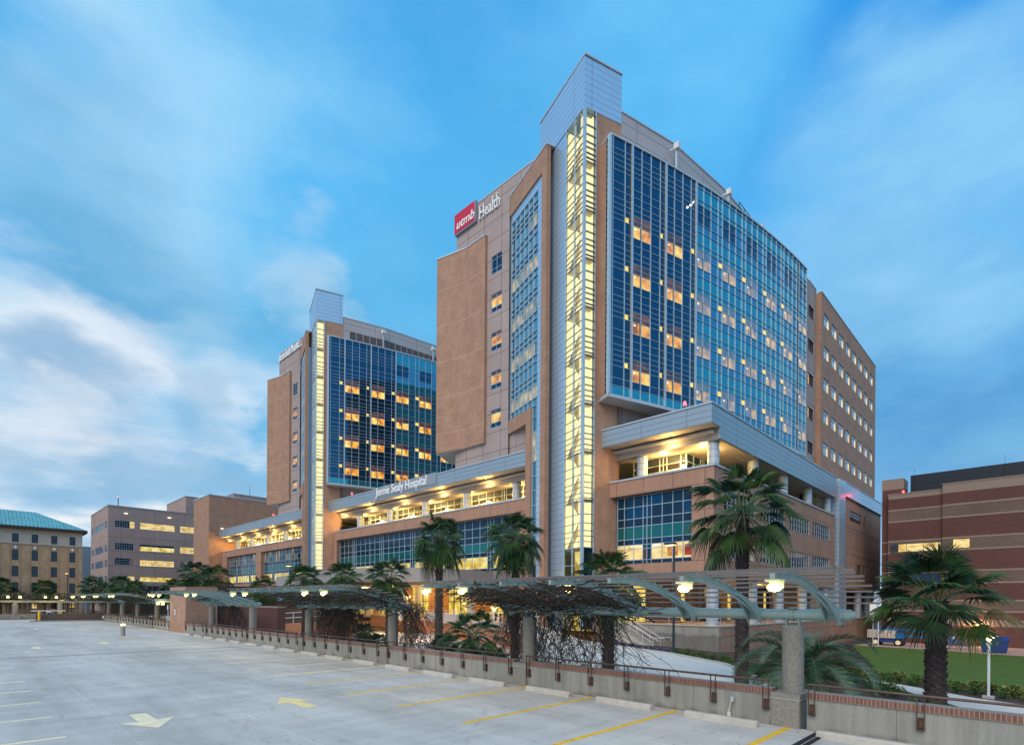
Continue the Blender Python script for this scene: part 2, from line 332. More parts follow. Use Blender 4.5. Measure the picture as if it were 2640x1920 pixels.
M['vine_leaf'] = surf('vine_leaf', (0.06,0.085,0.025,1), 0.7, ns=5, amt=0.4)
M['bloom'] = surf('violet_bloom', (0.20,0.12,0.62,1), 0.6)
M['shrub1'] = surf('shrub_leaf', (0.085,0.17,0.035,1), 0.6, ns=5, amt=0.4)
M['shrub2'] = surf('dark_shrub_leaf', (0.035,0.085,0.022,1), 0.6, ns=5, amt=0.4)
M['shrub3'] = surf('yellow_shrub_leaf', (0.27,0.24,0.075,1), 0.6, ns=5, amt=0.3)
M['soil'] = surf('mulch_bed', (0.085,0.055,0.038,1), 0.95, ns=6, amt=0.4)
M['lawn'] = surf('lawn_grass', (0.085,0.15,0.016,1), 0.9, ns=1.4, amt=0.30, bump=0.5, bs=30)
M['drive'] = surf('driveway_concrete', (0.72,0.71,0.64,1), 0.85, ns=0.5, amt=0.08, bump=0.1)
M['path_conc'] = surf('pale_path', (0.74,0.68,0.60,1), 0.85, ns=1, amt=0.05)
M['asphalt'] = surf('asphalt', (0.07,0.07,0.075,1), 0.9, ns=2, amt=0.2)
M['curb'] = surf('curb_concrete', (0.50,0.50,0.46,1), 0.85, amt=0.08)
M['lift_blue'] = surf('blue_machine_paint', (0.02,0.16,0.46,1), 0.35, amt=0.05)
M['bin_blue'] = surf('blue_bin_paint', (0.02,0.055,0.24,1), 0.5, amt=0.1)
M['tyre'] = surf('tyre_rubber', (0.02,0.02,0.02,1), 0.8)
M['door_brown'] = surf('brown_door', (0.10,0.05,0.04,1), 0.5)
M['pink_walk'] = surf('pink_walk', (0.50,0.34,0.27,1), 0.85, amt=0.06)
M['rubber'] = surf('black_joint_rubber', (0.02,0.02,0.022,1), 0.75)
M['art1'] = surf('orange_painting', (0.7,0.28,0.08,1), 0.6, ns=1.5, amt=0.5)
M['art2'] = surf('crimson_painting', (0.55,0.06,0.05,1), 0.6, ns=1.5, amt=0.5)
def deck_mat():
    m, nt, b = new_mat('deck_concrete')
    g = nt.nodes.new('ShaderNodeNewGeometry'); pos = g.outputs['Position']
    o = add_noise(nt, pos, (0.60,0.565,0.505,1), 0.22, 0.20, det=6, stretch=(1.6, 0.5, 1))
    o = add_noise(nt, pos, o, 1.6, 0.07, det=5, stretch=(1.3, 0.09, 1))
    o = add_noise(nt, pos, o, 0.9, 0.09, det=6, stretch=(1.0, 0.35, 1))
    o = add_noise(nt, pos, o, 0.55, 0.10, det=4, stretch=(0.25, 2.6, 1))
    o = add_noise(nt, pos, o, 30, 0.05)
    # slab joints
    t = nt.nodes.new('ShaderNodeTexBrick'); t.offset = 0
    t.inputs['Scale'].default_value = 1; t.inputs['Brick Width'].default_value = 2.5; t.inputs['Row Height'].default_value = 8.83
    t.inputs['Mortar Size'].default_value = 0.035; t.inputs['Mortar Smooth'].default_value = 0.9
    t.inputs['Color1'].default_value = (1,1,1,1); t.inputs['Color2'].default_value = (0.97,0.97,0.97,1); t.inputs['Mortar'].default_value = (1.10,1.10,1.10,1)
    nt.links.new(pos, t.inputs['Vector'])
    mx = nt.nodes.new('ShaderNodeMix'); mx.data_type = 'RGBA'; mx.blend_type = 'MULTIPLY'; mx.inputs[0].default_value = 1
    nt.links.new(o, mx.inputs[6]); nt.links.new(t.outputs['Color'], mx.inputs[7])
    # thin dark cracks and stains
    v = nt.nodes.new('ShaderNodeTexVoronoi'); v.feature = 'DISTANCE_TO_EDGE'; v.inputs['Scale'].default_value = 0.16
    n = nt.nodes.new('ShaderNodeTexNoise'); n.inputs['Scale'].default_value = 1.2; n.inputs['Detail'].default_value = 5
    nt.links.new(pos, n.inputs['Vector'])
    av = nt.nodes.new('ShaderNodeVectorMath'); av.operation = 'MULTIPLY_ADD'; av.inputs[1].default_value = (1.6,1.6,0)
    nt.links.new(n.outputs['Color'], av.inputs[0]); nt.links.new(pos, av.inputs[2]); nt.links.new(av.outputs[0], v.inputs['Vector'])
    r = nt.nodes.new('ShaderNodeMapRange'); r.inputs[1].default_value = 0.0; r.inputs[2].default_value = 0.005; r.inputs[3].default_value = 0.80; r.inputs[4].default_value = 1.0
    nt.links.new(v.outputs['Distance'], r.inputs[0])
    s = nt.nodes.new('ShaderNodeVectorMath'); s.operation = 'SCALE'; nt.links.new(mx.outputs[2], s.inputs[0]); nt.links.new(r.outputs[0], s.inputs['Scale'])
    n2 = nt.nodes.new('ShaderNodeTexNoise'); n2.inputs['Scale'].default_value = 5.0; n2.inputs['Detail'].default_value = 2
    nt.links.new(pos, n2.inputs['Vector'])
    r2 = nt.nodes.new('ShaderNodeMapRange'); r2.inputs[1].default_value = 0.665; r2.inputs[2].default_value = 0.73; r2.inputs[3].default_value = 1.0; r2.inputs[4].default_value = 0.66
    nt.links.new(n2.outputs['Fac'], r2.inputs[0])
    s2 = nt.nodes.new('ShaderNodeVectorMath'); s2.operation = 'SCALE'; nt.links.new(s.outputs[0], s2.inputs[0]); nt.links.new(r2.outputs[0], s2.inputs['Scale'])
    n4 = nt.nodes.new('ShaderNodeTexNoise'); n4.inputs['Scale'].default_value = 1.25; n4.inputs['Detail'].default_value = 5; n4.inputs['Roughness'].default_value = 0.6
    nt.links.new(pos, n4.inputs['Vector']); r4 = nt.nodes.new('ShaderNodeMapRange'); r4.inputs[1].default_value = 0.58; r4.inputs[2].default_value = 0.72; r4.inputs[3].default_value = 1.0; r4.inputs[4].default_value = 0.87
    nt.links.new(n4.outputs['Fac'], r4.inputs[0]); s3 = nt.nodes.new('ShaderNodeVectorMath'); s3.operation = 'SCALE'; nt.links.new(s2.outputs[0], s3.inputs[0]); nt.links.new(r4.outputs[0], s3.inputs['Scale']); s2 = s3
    nt.links.new(s2.outputs[0], b.inputs['Base Color']); setp(b, Roughness=0.8, Specular_IOR_Level=0.15)
    bp = nt.nodes.new('ShaderNodeBump'); bp.inputs['Strength'].default_value = 0.15; bp.inputs['Distance'].default_value = 0.01
    n3 = nt.nodes.new('ShaderNodeTexNoise'); n3.inputs['Scale'].default_value = 60; nt.links.new(pos, n3.inputs['Vector'])
    nt.links.new(n3.outputs['Fac'], bp.inputs['Height']); nt.links.new(bp.outputs[0], b.inputs['Normal'])
    return m
M['deck'] = deck_mat()
def pane_mat():
    m, nt, b = new_mat('clear_pane'); nt.nodes.remove(b)
    o = nt.nodes['Material Output']; t = nt.nodes.new('ShaderNodeBsdfTransparent'); t.inputs[0].default_value = (0.93,0.95,0.90,1)
    gl = nt.nodes.new('ShaderNodeBsdfGlossy'); gl.inputs['Roughness'].default_value = 0.03; gl.inputs['Color'].default_value = (0.9,0.95,1,1)
    fr = nt.nodes.new('ShaderNodeFresnel'); fr.inputs['IOR'].default_value = 1.55
    mx = nt.nodes.new('ShaderNodeMixShader')
    nt.links.new(fr.outputs[0], mx.inputs[0]); nt.links.new(t.outputs[0], mx.inputs[1]); nt.links.new(gl.outputs[0], mx.inputs[2]); nt.links.new(mx.outputs[0], o.inputs[0])
    return m
M['clear'] = pane_mat()

# ------------------------------------------------------------------ object and mesh helpers
def tag(o, label=None, cat=None, group=None, kind=None):
    if label: o['label'] = label
    if cat: o['category'] = cat
    if group: o['group'] = group
    if kind: o['kind'] = kind
    return o
def thing(name, label, cat, loc=(0,0,0), rz=0.0, group=None):
    o = bpy.data.objects.new(name, None); COL.objects.link(o); o.empty_display_size = 0.3
    o.location = loc; o.rotation_euler = (0, 0, rz)
    return tag(o, label, cat, group)
def kids(o): return [c for c in bpy.data.objects if c.parent == o]
def copy_tree(src, loc, rz=None, label=None, scale=None, skip=()):
    def rec(o, par):
        c = o.copy(); COL.objects.link(c); c.parent = par
        for k in TREE.get(o.name, []):
            ko = bpy.data.objects[k]
            if ko.name.split('.')[0] in skip: continue
            rec_c = rec(ko, c); TREE.setdefault(c.name, []).append(rec_c.name)
        return c
    r = rec(src, None); r.location = loc
    if rz is not None: r.rotation_euler = (0, 0, rz)
    if label: r['label'] = label
    if scale: r.scale = (scale, scale, scale) if isinstance(scale, (int, float)) else scale
    return r
TREE = {}
def par(child, parent):
    child.parent = parent; TREE.setdefault(parent.name, []).append(child.name); return child
class MB:
    def __init__(s, off=(0,0,0)): s.v = []; s.f = []; s.m = []; s.mats = []; s.off = Vector(off); s.smooth = False
    def mi(s, name):
        if name not in s.mats: s.mats.append(name)
        return s.mats.index(name)
    def add(s, vs, fs, mat):
        b = len(s.v); k = s.mi(mat)
        s.v.extend([(p[0]-s.off.x, p[1]-s.off.y, p[2]-s.off.z) for p in vs])
        for f in fs: s.f.append(tuple(b+i for i in f)); s.m.append(k)
    def box(s, x0, x1, y0, y1, z0, z1, mat):
        vs = [(x0,y0,z0),(x1,y0,z0),(x1,y1,z0),(x0,y1,z0),(x0,y0,z1),(x1,y0,z1),(x1,y1,z1),(x0,y1,z1)]
        s.add(vs, [(0,3,2,1),(4,5,6,7),(0,1,5,4),(1,2,6,5),(2,3,7,6),(3,0,4,7)], mat)
    def fbox(s, fr, s0, s1, t0, t1, z0, z1, mat):
        ps = [fr.p(s0,t1),fr.p(s1,t1),fr.p(s1,t0),fr.p(s0,t0)]
        vs = [(p[0],p[1],z0) for p in ps] + [(p[0],p[1],z1) for p in ps]
        s.add(vs, [(0,3,2,1),(4,5,6,7),(0,1,5,4),(1,2,6,5),(2,3,7,6),(3,0,4,7)], mat)
    def fquad(s, fr, s0, s1, t, z0, z1, mat):
        a = fr.p(s0,t); b = fr.p(s1,t)
        s.add([(a[0],a[1],z0),(b[0],b[1],z0),(b[0],b[1],z1),(a[0],a[1],z1)], [(0,1,2,3)], mat)
    def prism(s, poly, z0, z1, mat, cap=None):
        n = len(poly); vs = [(p[0],p[1],z0) for p in poly] + [(p[0],p[1],z1) for p in poly]
        s.add(vs, [(i,(i+1)%n,n+(i+1)%n,n+i) for i in range(n)], mat)
        s.add(vs, [tuple(range(n-1,-1,-1)), tuple(range(n,2*n))], cap or mat)
    def cyl(s, x, y, z0, z1, r0, r1, mat, n=20):
        vs = []
        for z, r in ((z0,r0),(z1,r1)):
            for i in range(n): a = 2*math.pi*i/n; vs.append((x+r*math.cos(a), y+r*math.sin(a), z))
        s.add(vs, [(i,(i+1)%n,n+(i+1)%n,n+i) for i in range(n)] + [tuple(range(n-1,-1,-1)), tuple(range(n,2*n))], mat)
    def tube(s, pts, rad, mat, n=8, cap=True):
        pts = [Vector(p) for p in pts]; k = len(pts)
        if not isinstance(rad, (list, tuple)): rad = [rad]*k
        vs = []; up = Vector((0,0,1))
        for i, p in enumerate(pts):
            d = (pts[min(i+1,k-1)] - pts[max(i-1,0)])
            if d.length < 1e-9: d = Vector((0,0,1))
            d.normalize()
            a = d.cross(up if abs(d.z) < 0.95 else Vector((1,0,0))).normalized(); b = d.cross(a).normalized()
            for j in range(n):
                t = 2*math.pi*j/n; q = p + a*(rad[i]*math.cos(t)) + b*(rad[i]*math.sin(t)); vs.append((q.x,q.y,q.z))
        fs = []
        for i in range(k-1):
            for j in range(n): fs.append((i*n+j, i*n+(j+1)%n, (i+1)*n+(j+1)%n, (i+1)*n+j))
        if cap: fs += [tuple(range(n-1,-1,-1)), tuple(range((k-1)*n, k*n))]
        s.add(vs, fs, mat)
    def extrude_xz(s, prof, y0, y1, mat):       # profile in X,Z extruded along Y
        n = len(prof); vs = [(p[0],y0,p[1]) for p in prof] + [(p[0],y1,p[1]) for p in prof]
        s.add(vs, [(i,(i+1)%n,n+(i+1)%n,n+i) for i in range(n)] + [tuple(range(n-1,-1,-1)), tuple(range(n,2*n))], mat)
    def build(s, name, parent=None, smooth=False):
        me = bpy.data.meshes.new(name); me.from_pydata(s.v, [], s.f); me.update()
        for m in s.mats: me.materials.append(M[m])
        me.polygons.foreach_set('material_index', s.m)
        if smooth: me.polygons.foreach_set('use_smooth', [True]*len(s.f))
        o = bpy.data.objects.new(name, me); COL.objects.link(o)
        if parent is not None: par(o, parent)
        return o
class Fr:   # a facade frame: s runs to the viewer's right, t outwards
    def __init__(s, o, d):
        l = math.hypot(*d); s.o = o; s.d = (d[0]/l, d[1]/l); s.n = (s.d[1], -s.d[0])
    def p(s, a, t=0.0): return (s.o[0]+s.d[0]*a+s.n[0]*t, s.o[1]+s.d[1]*a+s.n[1]*t)
def point_light(name, loc, col, power, rad, parent=None):
    d = bpy.data.lights.new(name, 'POINT'); d.energy = power; d.color = col; d.shadow_soft_size = rad
    o = bpy.data.objects.new(name, d); COL.objects.link(o); o.location = loc
    if parent is not None: par(o, parent)
    return o
def window_mb(mb, mg, fr, s0, s1, z0, z1, cols, rows, gmat, frame='mull', fw=0.07, rec=0.12, bar=0.045, gfun=None):
    """frame + bars into mb, panes into mg; recessed behind the wall face by rec"""
    t = -rec
    mb.fbox(fr, s0, s0+fw, t, t+0.09, z0, z1, frame); mb.fbox(fr, s1-fw, s1, t, t+0.09, z0, z1, frame)
    mb.fbox(fr, s0+fw, s1-fw, t, t+0.087, z0, z0+fw, frame); mb.fbox(fr, s0+fw, s1-fw, t, t+0.087, z1-fw, z1, frame)
    for c in cols: mb.fbox(fr, c-bar/2, c+bar/2, t, t+0.075, z0+fw, z1-fw, frame)
    for r in rows: mb.fbox(fr, s0+fw, s1-fw, t, t+0.07, r-bar/2, r+bar/2, frame)
    cc = [s0+fw] + list(cols) + [s1-fw]; rr = [z0+fw] + list(rows) + [z1-fw]
    for i in range(len(cc)-1):
        for j in range(len(rr)-1):
            g = gfun(i, j) if gfun else gmat
            if g: mg.fquad(fr, cc[i], cc[i+1], t+0.02, rr[j], rr[j+1], g)
def holed_wall(mb, fr, s0, s1, z0, z1, holes, th, mat, reveal=None):
    """a wall face with rectangular openings (s0,s1,z0,z1) and reveals of depth th"""
    xs = sorted(set([s0, s1] + [h[0] for h in holes] + [h[1] for h in holes]))
    zs = sorted(set([z0, z1] + [h[2] for h in holes] + [h[3] for h in holes]))
    for i in range(len(xs)-1):
        j = 0
        while j < len(zs)-1:
            a, b = xs[i], xs[i+1]
            inside = lambda jj: any(h[0] <= (a+b)/2 <= h[1] and h[2] <= (zs[jj]+zs[jj+1])/2 <= h[3] for h in holes)
            if inside(j): j += 1; continue
            k = j
            while k+1 < len(zs)-1 and not inside(k+1): k += 1
            mb.fquad(fr, a, b, 0.0, zs[j], zs[k+1], mat); j = k+1
    rm = reveal or mat
    for h in holes:
        P = lambda s_, t_, z_: (*fr.p(s_, t_), z_)
        a, b, c, d = h
        mb.add([P(a,0,c),P(a,0,d),P(a,-th,d),P(a,-th,c)], [(0,1,2,3)], rm)
        mb.add([P(b,0,c),P(b,-th,c),P(b,-th,d),P(b,0,d)], [(0,1,2,3)], rm)
        mb.add([P(a,0,d),P(b,0,d),P(b,-th,d),P(a,-th,d)], [(0,1,2,3)], rm)
        mb.add([P(a,0,c),P(a,-th,c),P(b,-th,c),P(b,0,c)], [(0,1,2,3)], rm)
ORD = ['first','second','third','fourth','fifth','sixth','seventh','eighth','ninth','tenth','eleventh','twelfth','thirteenth',
       'fourteenth','fifteenth','sixteenth','seventeenth','eighteenth','nineteenth','twentieth','twenty-first','twenty-second','twenty-third','twenty-fourth','twenty-fifth','twenty-sixth','twenty-seventh','twenty-eighth','twenty-ninth','thirtieth']
# ------------------------------------------------------------------ setting: ground, deck, lawn, driveway, paths
def ground():
    me_v = []; me_f = []
    xs = [-400,-200,-100,-60,-30,-10,0,5,10,14.3,18,22,26,30,34,38,42,46,50,55,60,65,70,75,80,85,90,95,100,110,130,160,220,300,500,900]
    ys = [-400,-200,-120,-80,-60,-50,-40,-30,-25,-20,-15,-10,-5,0,3,6,9,12,15,18,21,24,28,32,36,40,45,50,60,80,100,130,170,250,400,900]
    for y in ys:
        for x in xs: me_v.append((x, y, zg(x, y) - 0.02 if x > 13 else -0.9))
    n = len(xs)
    for j in range(len(ys)-1):
        for i in range(n-1): me_f.append((j*n+i, j*n+i+1, (j+1)*n+i+1, (j+1)*n+i))
    mb = MB(); mb.add(me_v, me_f, 'soil'); tag(mb.build('ground'), kind='structure')
def drape(name, poly_rows, mat, dz, label=None, kind='structure'):
    """a sheet laid on the ground: rows of (x,y) points"""
    mb = MB(); vs = []; fs = []; n = len(poly_rows[0])
    for r in poly_rows: vs += [(x, y, zg(x, y)+dz) for x, y in r]
    for j in range(len(poly_rows)-1):
        for i in range(n-1): fs.append((j*n+i, j*n+i+1, (j+1)*n+i+1, (j+1)*n+i))
    mb.add(vs, fs, mat); return tag(mb.build(name), kind=kind)
def strip(a, b, n=8):
    return [(a[0]+(b[0]-a[0])*i/n, a[1]+(b[1]-a[1])*i/n) for i in range(n+1)]
ground()
mb = MB(); mb.box(-90, 13.55, -40, 100.5, -0.8, 0.0, 'deck'); tag(mb.build('parking_deck_floor'), kind='structure')
# driveway sweeping between the deck and the hospital terrace
cur = [(17.5, 1.5), (21.5, 7.4), (27.5, 9.8), (34.1, 14.6), (37.2, 20.0), (38.6, 27.0), (36.5, 36.0), (33.5, 45.0), (31, 60), (30, 90), (30, 140)]
inn = [(15.6, 2.6), (15.8, 9.0), (16.0, 13.0), (16.3, 17.0), (16.6, 22.0), (16.9, 28.0), (17.2, 36.0), (17.6, 45.0), (18, 60), (18, 90), (18, 140)]
rows = [strip(a, b) for a, b in zip(inn, cur)]
drape('driveway', rows, 'drive', 0.02)
mb = MB()
for (a, b) in zip(cur, cur[1:]):
    L_ = math.hypot(b[0]-a[0], b[1]-a[1]); d = ((b[0]-a[0])/L_, (b[1]-a[1])/L_); nx, ny = d[1], -d[0]
    vs = []
    for p in (a, b):
        z = zg(*p)
        for t, h in ((0.0, 0.0), (0.0, 0.15), (0.18, 0.15), (0.18, 0.0)): vs.append((p[0]+nx*t, p[1]+ny*t, z+h))
    mb.add(vs, [(0,4,5,1),(1,5,6,2),(2,6,7,3)], 'curb')
tag(mb.build('driveway_curb'), kind='structure')
# lawn and pale path on the right
drape('lawn', [strip((39.5, 7.2), (78, 17.3)), strip((37.8, 3.5), (78.2, 9)), strip((38.6, -1), (76.5, 2)), strip((42, -12), (74, -14)), strip((44, -40), (74, -44))], 'lawn', 0.03)
drape('garden_path', [strip((37.4, 8.8), (36.3, 9.6)), strip((36.2, 6.1), (34.9, 6.6)), strip((33.6, 2.4), (31.4, 4.3)), strip((32.9, -0.6), (27.6, 1.9)), strip((31.5, -6), (24, -3)), strip((31, -30), (23, -30))], 'path_conc', 0.03)
drape('garden_path', [strip((27.6, 2.2), (27.0, 3.2)), strip((23.5, 3.1), (22.8, 4.2)), strip((18.5, 2.8), (17.5, 4.0))], 'path_conc', 0.034)
drape('brick_walk', [strip((78.4, 17.3), (91.6, 17.3)), strip((78.4, 9), (91.6, 9)), strip((76.7, 2), (91.6, 2)), strip((74.2, -14), (91.6, -14)), strip((74.2, -44), (91.6, -44))], 'pink_walk', 0.035)
drape('service_road', [strip((60, 19), (91, 19), 10), strip((78.2, 17.4), (91, 17.4), 10)], 'asphalt', 0.03)

# painted markings on the deck
mb = MB()
for k in range(0, 18):
    y = 4.26 + 2.76*k
    mb.box(8.32, 13.42, y-0.07, y+0.07, -0.1, 0.004, 'yellow' if k < 6 else 'yellow2')
tag(mb.build('stall_lines'), kind='structure')
mb = MB()
for k in range(-3, 26):
    y = 14.5 + 2.66*k
    mb.box(-8.9, 1.55, y-0.065, y+0.065, -0.1, 0.004, 'cream')
tag(mb.build('centre_stall_lines'), kind='structure')
def arrow(x, y, dirn, mat, w=1.0):
    P = [(0, 1.1), (0.48, 0.05), (0.16, 0.12), (0.16, -0.95), (-0.16, -0.95), (-0.16, 0.12), (-0.48, 0.05)]
    mb = MB(); pts = [(x + p[0]*w*dirn*-1, y + p[1]*dirn) for p in P]
    if True: pts = pts if dirn > 0 else pts
    vs = [(p[0], p[1], 0.005) for p in pts]
    mb.add(vs, [(0,1,2,6,6)[:3]+() , (0,2,5), (0,5,6), (2,3,4,5)] if False else [(0,1,2,5,6), (2,3,4,5)], mat)
    return tag(mb.build('painted_arrow'), kind='structure')
arrow(3.1, 15.2, -1, 'cream', 1.15); arrow(6.62, 15.0, 1, 'yellow2', 1.05)
arrow(3.1, 42, -1, 'cream'); arrow(6.62, 44, 1, 'cream'); arrow(0.2, 66, -1, 'cream'); arrow(5.0, 68, 1, 'cream')
mb = MB()
for (x0, x1, y0, y1) in ((8.6, 12.4, 54.0, 54.25), (8.6, 12.4, 57.0, 57.25), (9.5, 12.8, 49.4, 49.7), (9.5, 12.8, 46.7, 46.85)):
    mb.box(x0, x1, y0, y1, -0.1, 0.0055, 'blue_paint')
tag(mb.build('blue_bay_markings'), kind='structure')
mb = MB(); mb.box(-80, 13.5, 35.2, 35.5, -0.1, 0.003, 'concrete'); mb.box(-80, 13.5, 39.0, 39.1, -0.1, 0.0033, 'curb')
tag(mb.build('deck_joint_strip'), kind='structure')
mb = MB(); mb.box(4, 13.9, 3.42, 3.50, -0.1, 0.03, 'rubber'); mb.box(4, 13.9, 3.56, 3.66, -0.1, 0.022, 'rubber'); mb.box(13.56, 13.9, 3.40, 3.68, -0.1, 0.05, 'rubber')
tag(mb.build('expansion_joint', None), kind='structure')

# ------------------------------------------------------------------ hospital tower (built once, then repeated behind)
S = (41.69, 31.78); FH = 4.66; T0 = (41.69, 31.78, -0.6)
a_r = R(-18.2); RV = (math.cos(a_r), math.sin(a_r)); LV = (-RV[1], RV[0])
fr_r = Fr(S, RV); fr_l = Fr(S, (-LV[0], -LV[1])); fr_w = Fr(fr_l.p(0, 1.0), (-LV[0], -LV[1])); fr_m = Fr((45.0, 0), (0, -1))
def arc_pts(ds):               # the curved front: heading turns from -18.2 to -3.2 degrees over 36.3 m
    x, y = 42.85, 29.72; out = []; s = 0.0; step = 0.05; want = list(ds); i = 0
    while i < len(want):
        while i < len(want) and want[i] <= s + 1e-6:
            h = R(-18.2 + 15.0*s/36.3); out.append((x, y, h)); i += 1
        h = R(-18.2 + 15.0*(s+step/2)/36.3); x += step*math.cos(h); y += step*math.sin(h); s += step
    return out
PAR = [(45.83, 30.42), (53.0, 28.5), (62.7, 27.4), (76.0, 26.9)]
def make_tower():
    T = thing('hospital_tower', '', 'building', T0)
    O = lambda: MB(T0)
    # --- stair tower clad in aluminium
    st = O()
    st.fquad(fr_l, -8.46, -3.2, 0, -1, 50.35, 'metal')
    e = fr_l.p(-8.46); f = (e[0]+RV[0]*4.36, e[1]+RV[1]*4.36)
    st.fbox(Fr(e, RV), 0, 4.36, -0.3, 0.0, -1, 50.35, 'metal')
    st.fquad(fr_r, 1.37, 4.38, 0, -1, 50.35, 'brick')
    g = fr_r.p(4.38); st.fbox(Fr(g, (-RV[1]*1, RV[0]*1)), 0.0, 3.0, -0.3, 0.0, -1, 22.6, 'brick')
    so = st.build('stair_tower', T)
    cp = O(); cp.prism([fr_l.p(0,0.05), (e[0]+fr_l.n[0]*0.05, e[1]+fr_l.n[1]*0.05), f, fr_r.p(4.36, 0.05)][::-1], 50.35, 55.25, 'metal')
    cp.prism([fr_r.p(-0.08,0.13), (e[0]+fr_l.n[0]*0.13, e[1]+fr_l.n[1]*0.13), f, fr_r.p(4.44, 0.13)][::-1], 55.25, 55.42, 'coping')
    cp.build('metal_cap', so)
    # glazed stair corner
    zl = []
    zt = 50.1
    fl = [45.15+0.2, ]
    offs = [0, 1.17, 2.04, 2.77, 3.28, 3.82, 4.28]
    for k in range(0, 10):
        for o_ in offs:
            z = 49.85 - FH*k - o_
            if z > 8.4: zl.append(z)
    zl += [8.2, 6.5, 4.9, 3.4, 1.9]
    mu = O(); pn = O(); dk = O()
    for s_ in (-3.2+0.05, -1.62): mu.fbox(fr_l, s_-0.05, s_+0.05, -0.12, 0.07, 0.3, 50.35, 'mull')
    mu.prism([fr_l.p(-0.16, 0.09), fr_l.p(-0.16, -0.1), fr_r.p(0.16, -0.1), fr_r.p(0.16, 0.09), fr_r.p(-0.09, 0.09)], 0.3, 50.35, 'mull')
    mu.fbox(fr_r, 1.27, 1.37, -0.12, 0.07, 0.3, 50.35, 'mull'); mu.fbox(fr_r, 1.14, 1.18, -0.12, 0.03, 8.2, 50.35, 'mull_mid')
    for z in zl:
        for (p, q) in ((-3.1, -1.67), (-1.57, -0.16)): mu.fbox(fr_l, p, q, -0.06, 0.03, z-0.028, z+0.028, 'mull' if z < 8.3 else 'mull_mid')
        mu.fbox(fr_r, 0.16, 1.27, -0.06, 0.10 if z > 9 else 0.045, z-0.04, z+0.03, 'mull' if z < 8.3 else 'mull_mid')
    pn.fquad(fr_l, -3.1, -0.16, -0.02, 8.2, 50.3, 'clear'); pn.fquad(fr_r, 0.16, 1.27, -0.02, 8.2, 50.3, 'clear')
    pn.fquad(fr_l, -3.1, -0.16, -0.03, 0.3, 8.2, 'clear'); pn.fquad(fr_r, 0.16, 1.27, -0.03, 0.3, 8.2, 'navy')
    mu.build('glazing_bars', so); pn.build('pane', so)
    # stair well behind the glass
    iw = O(); iw.fquad(fr_l, -3.2, -0.1, -1.30, 8.2, 50.3, 'stair_wall'); iw.fquad(Fr(fr_l.p(-3.18, -0.02), RV), 0, 1.3, 0.0, 8.2, 50.3, 'stair_wall')
    iw.fquad(fr_r, 0.1, 1.3, -0.8, 8.2, 50.3, 'stair_wall')
    iw.fquad(fr_l, -3.2, -0.2, -1.35, 0.3, 8.2, 'lit_lobby')
    iw.build('stair_well_wall', so)
    fl_ = O(); 
    for k in range(0, 9):
        zb = 8.2 + FH*k
        fl_.fbox(fr_l, -3.15, -0.15, -1.25, -0.25, zb-0.22, zb, 'stair_slab')
        P = lambda s_, t_, z_: (*fr_l.p(s_, t_), z_)
        for (sa, sb, za, zc, t0, t1) in ((-2.9, -0.9, zb, zb+2.3, -0.75, -0.3), (-0.9, -2.9, zb+2.3, zb+4.5, -1.25, -0.8)):
            fl_.add([P(sa,t0,za),P(sb,t0,zc),P(sb,t0,zc+0.28),P(sa,t0,za+0.28),P(sa,t1,za),P(sb,t1,zc),P(sb,t1,zc+0.28),P(sa,t1,za+0.28)],
                    [(0,1,2,3),(4,7,6,5),(0,4,5,1),(3,2,6,7)], 'stair_flight')
            fl_.add([P(sa,t1,za+1.25),P(sb,t1,zc+1.25),P(sb,t1,zc+1.31),P(sa,t1,za+1.31)], [(0,1,2,3)], 'stair_slab')
    fl_.build('stair_flights', so)
    # --- brick framed side wall with an inset curtain wall
    w = O()
    w.fbox(fr_w, -6.4, -5.4, -0.5, 0.0, -1, 50.4, 'brick')
    w.fbox(fr_w, -14.6, -6.4, -1.2, 0.0, 48.1, 50.4, 'brick')
    w.fbox(fr_w, -14.6, -8.5, -1.2, 0.0, 22.6, 24.1, 'brick'); w.fbox(fr_w, -9.6, -8.5, -1.2, -0.003, -1, 22.6, 'brick')
    w.fbox(fr_w, -14.7, -5.35, -1.22, 0.06, 50.4, 50.58, 'coping')
    wo = w.build('brick_frame_wall', T)
    b = O(); tb = -0.16
    b.fbox(fr_w, -7.4, -6.4, -1.0, tb, -1, 48.1, 'metal'); b.fbox(fr_w, -14.6, -13.6, -1.0, tb, 24.1, 48.1, 'metal'); b.fbox(fr_w, -13.6, -7.4, -1.0, tb, 47.1, 48.1, 'metal')
    b.build('metal_surround', wo)
    m2 = O(); g2 = O(); cols = [-13.6+1.033*i for i in range(7)]
    rws = []
    for k in range(5): rws += [24.95+FH*k+o_ for o_ in (0, 1.4, 2.0, 2.6, 3.9)]
    rws = [24.1] + [r for r in rws if r < 46.9] + [47.1]
    for c in cols: m2.fbox(fr_w, c-0.035, c+0.035, -0.4, tb-0.02 if c in (cols[0], cols[-1]) else -0.14, 24.1, 47.1, 'mull')
    for r in rws: m2.fbox(fr_w, -13.56, -7.44, -0.4, -0.17, r-0.035, r+0.035, 'mull')
    for i in range(6):
        for j in range(len(rws)-1):
            zz = (rws[j]-24.95) % FH
            k = int((rws[j]-24.95+0.01)//FH)
            litp = abs(zz) < 0.05 or abs(zz-FH) < 0.05
            mt = 'side_glass'
            if litp and rws[j] > 24.5 and (k < 4 or i >= 4): mt = 'lit_side'
            g2.fquad(fr_w, cols[i], cols[i+1], -0.3, rws[j], rws[j+1], mt)
    zz = [0.5+1.6*i for i in range(15)] + [24.1]
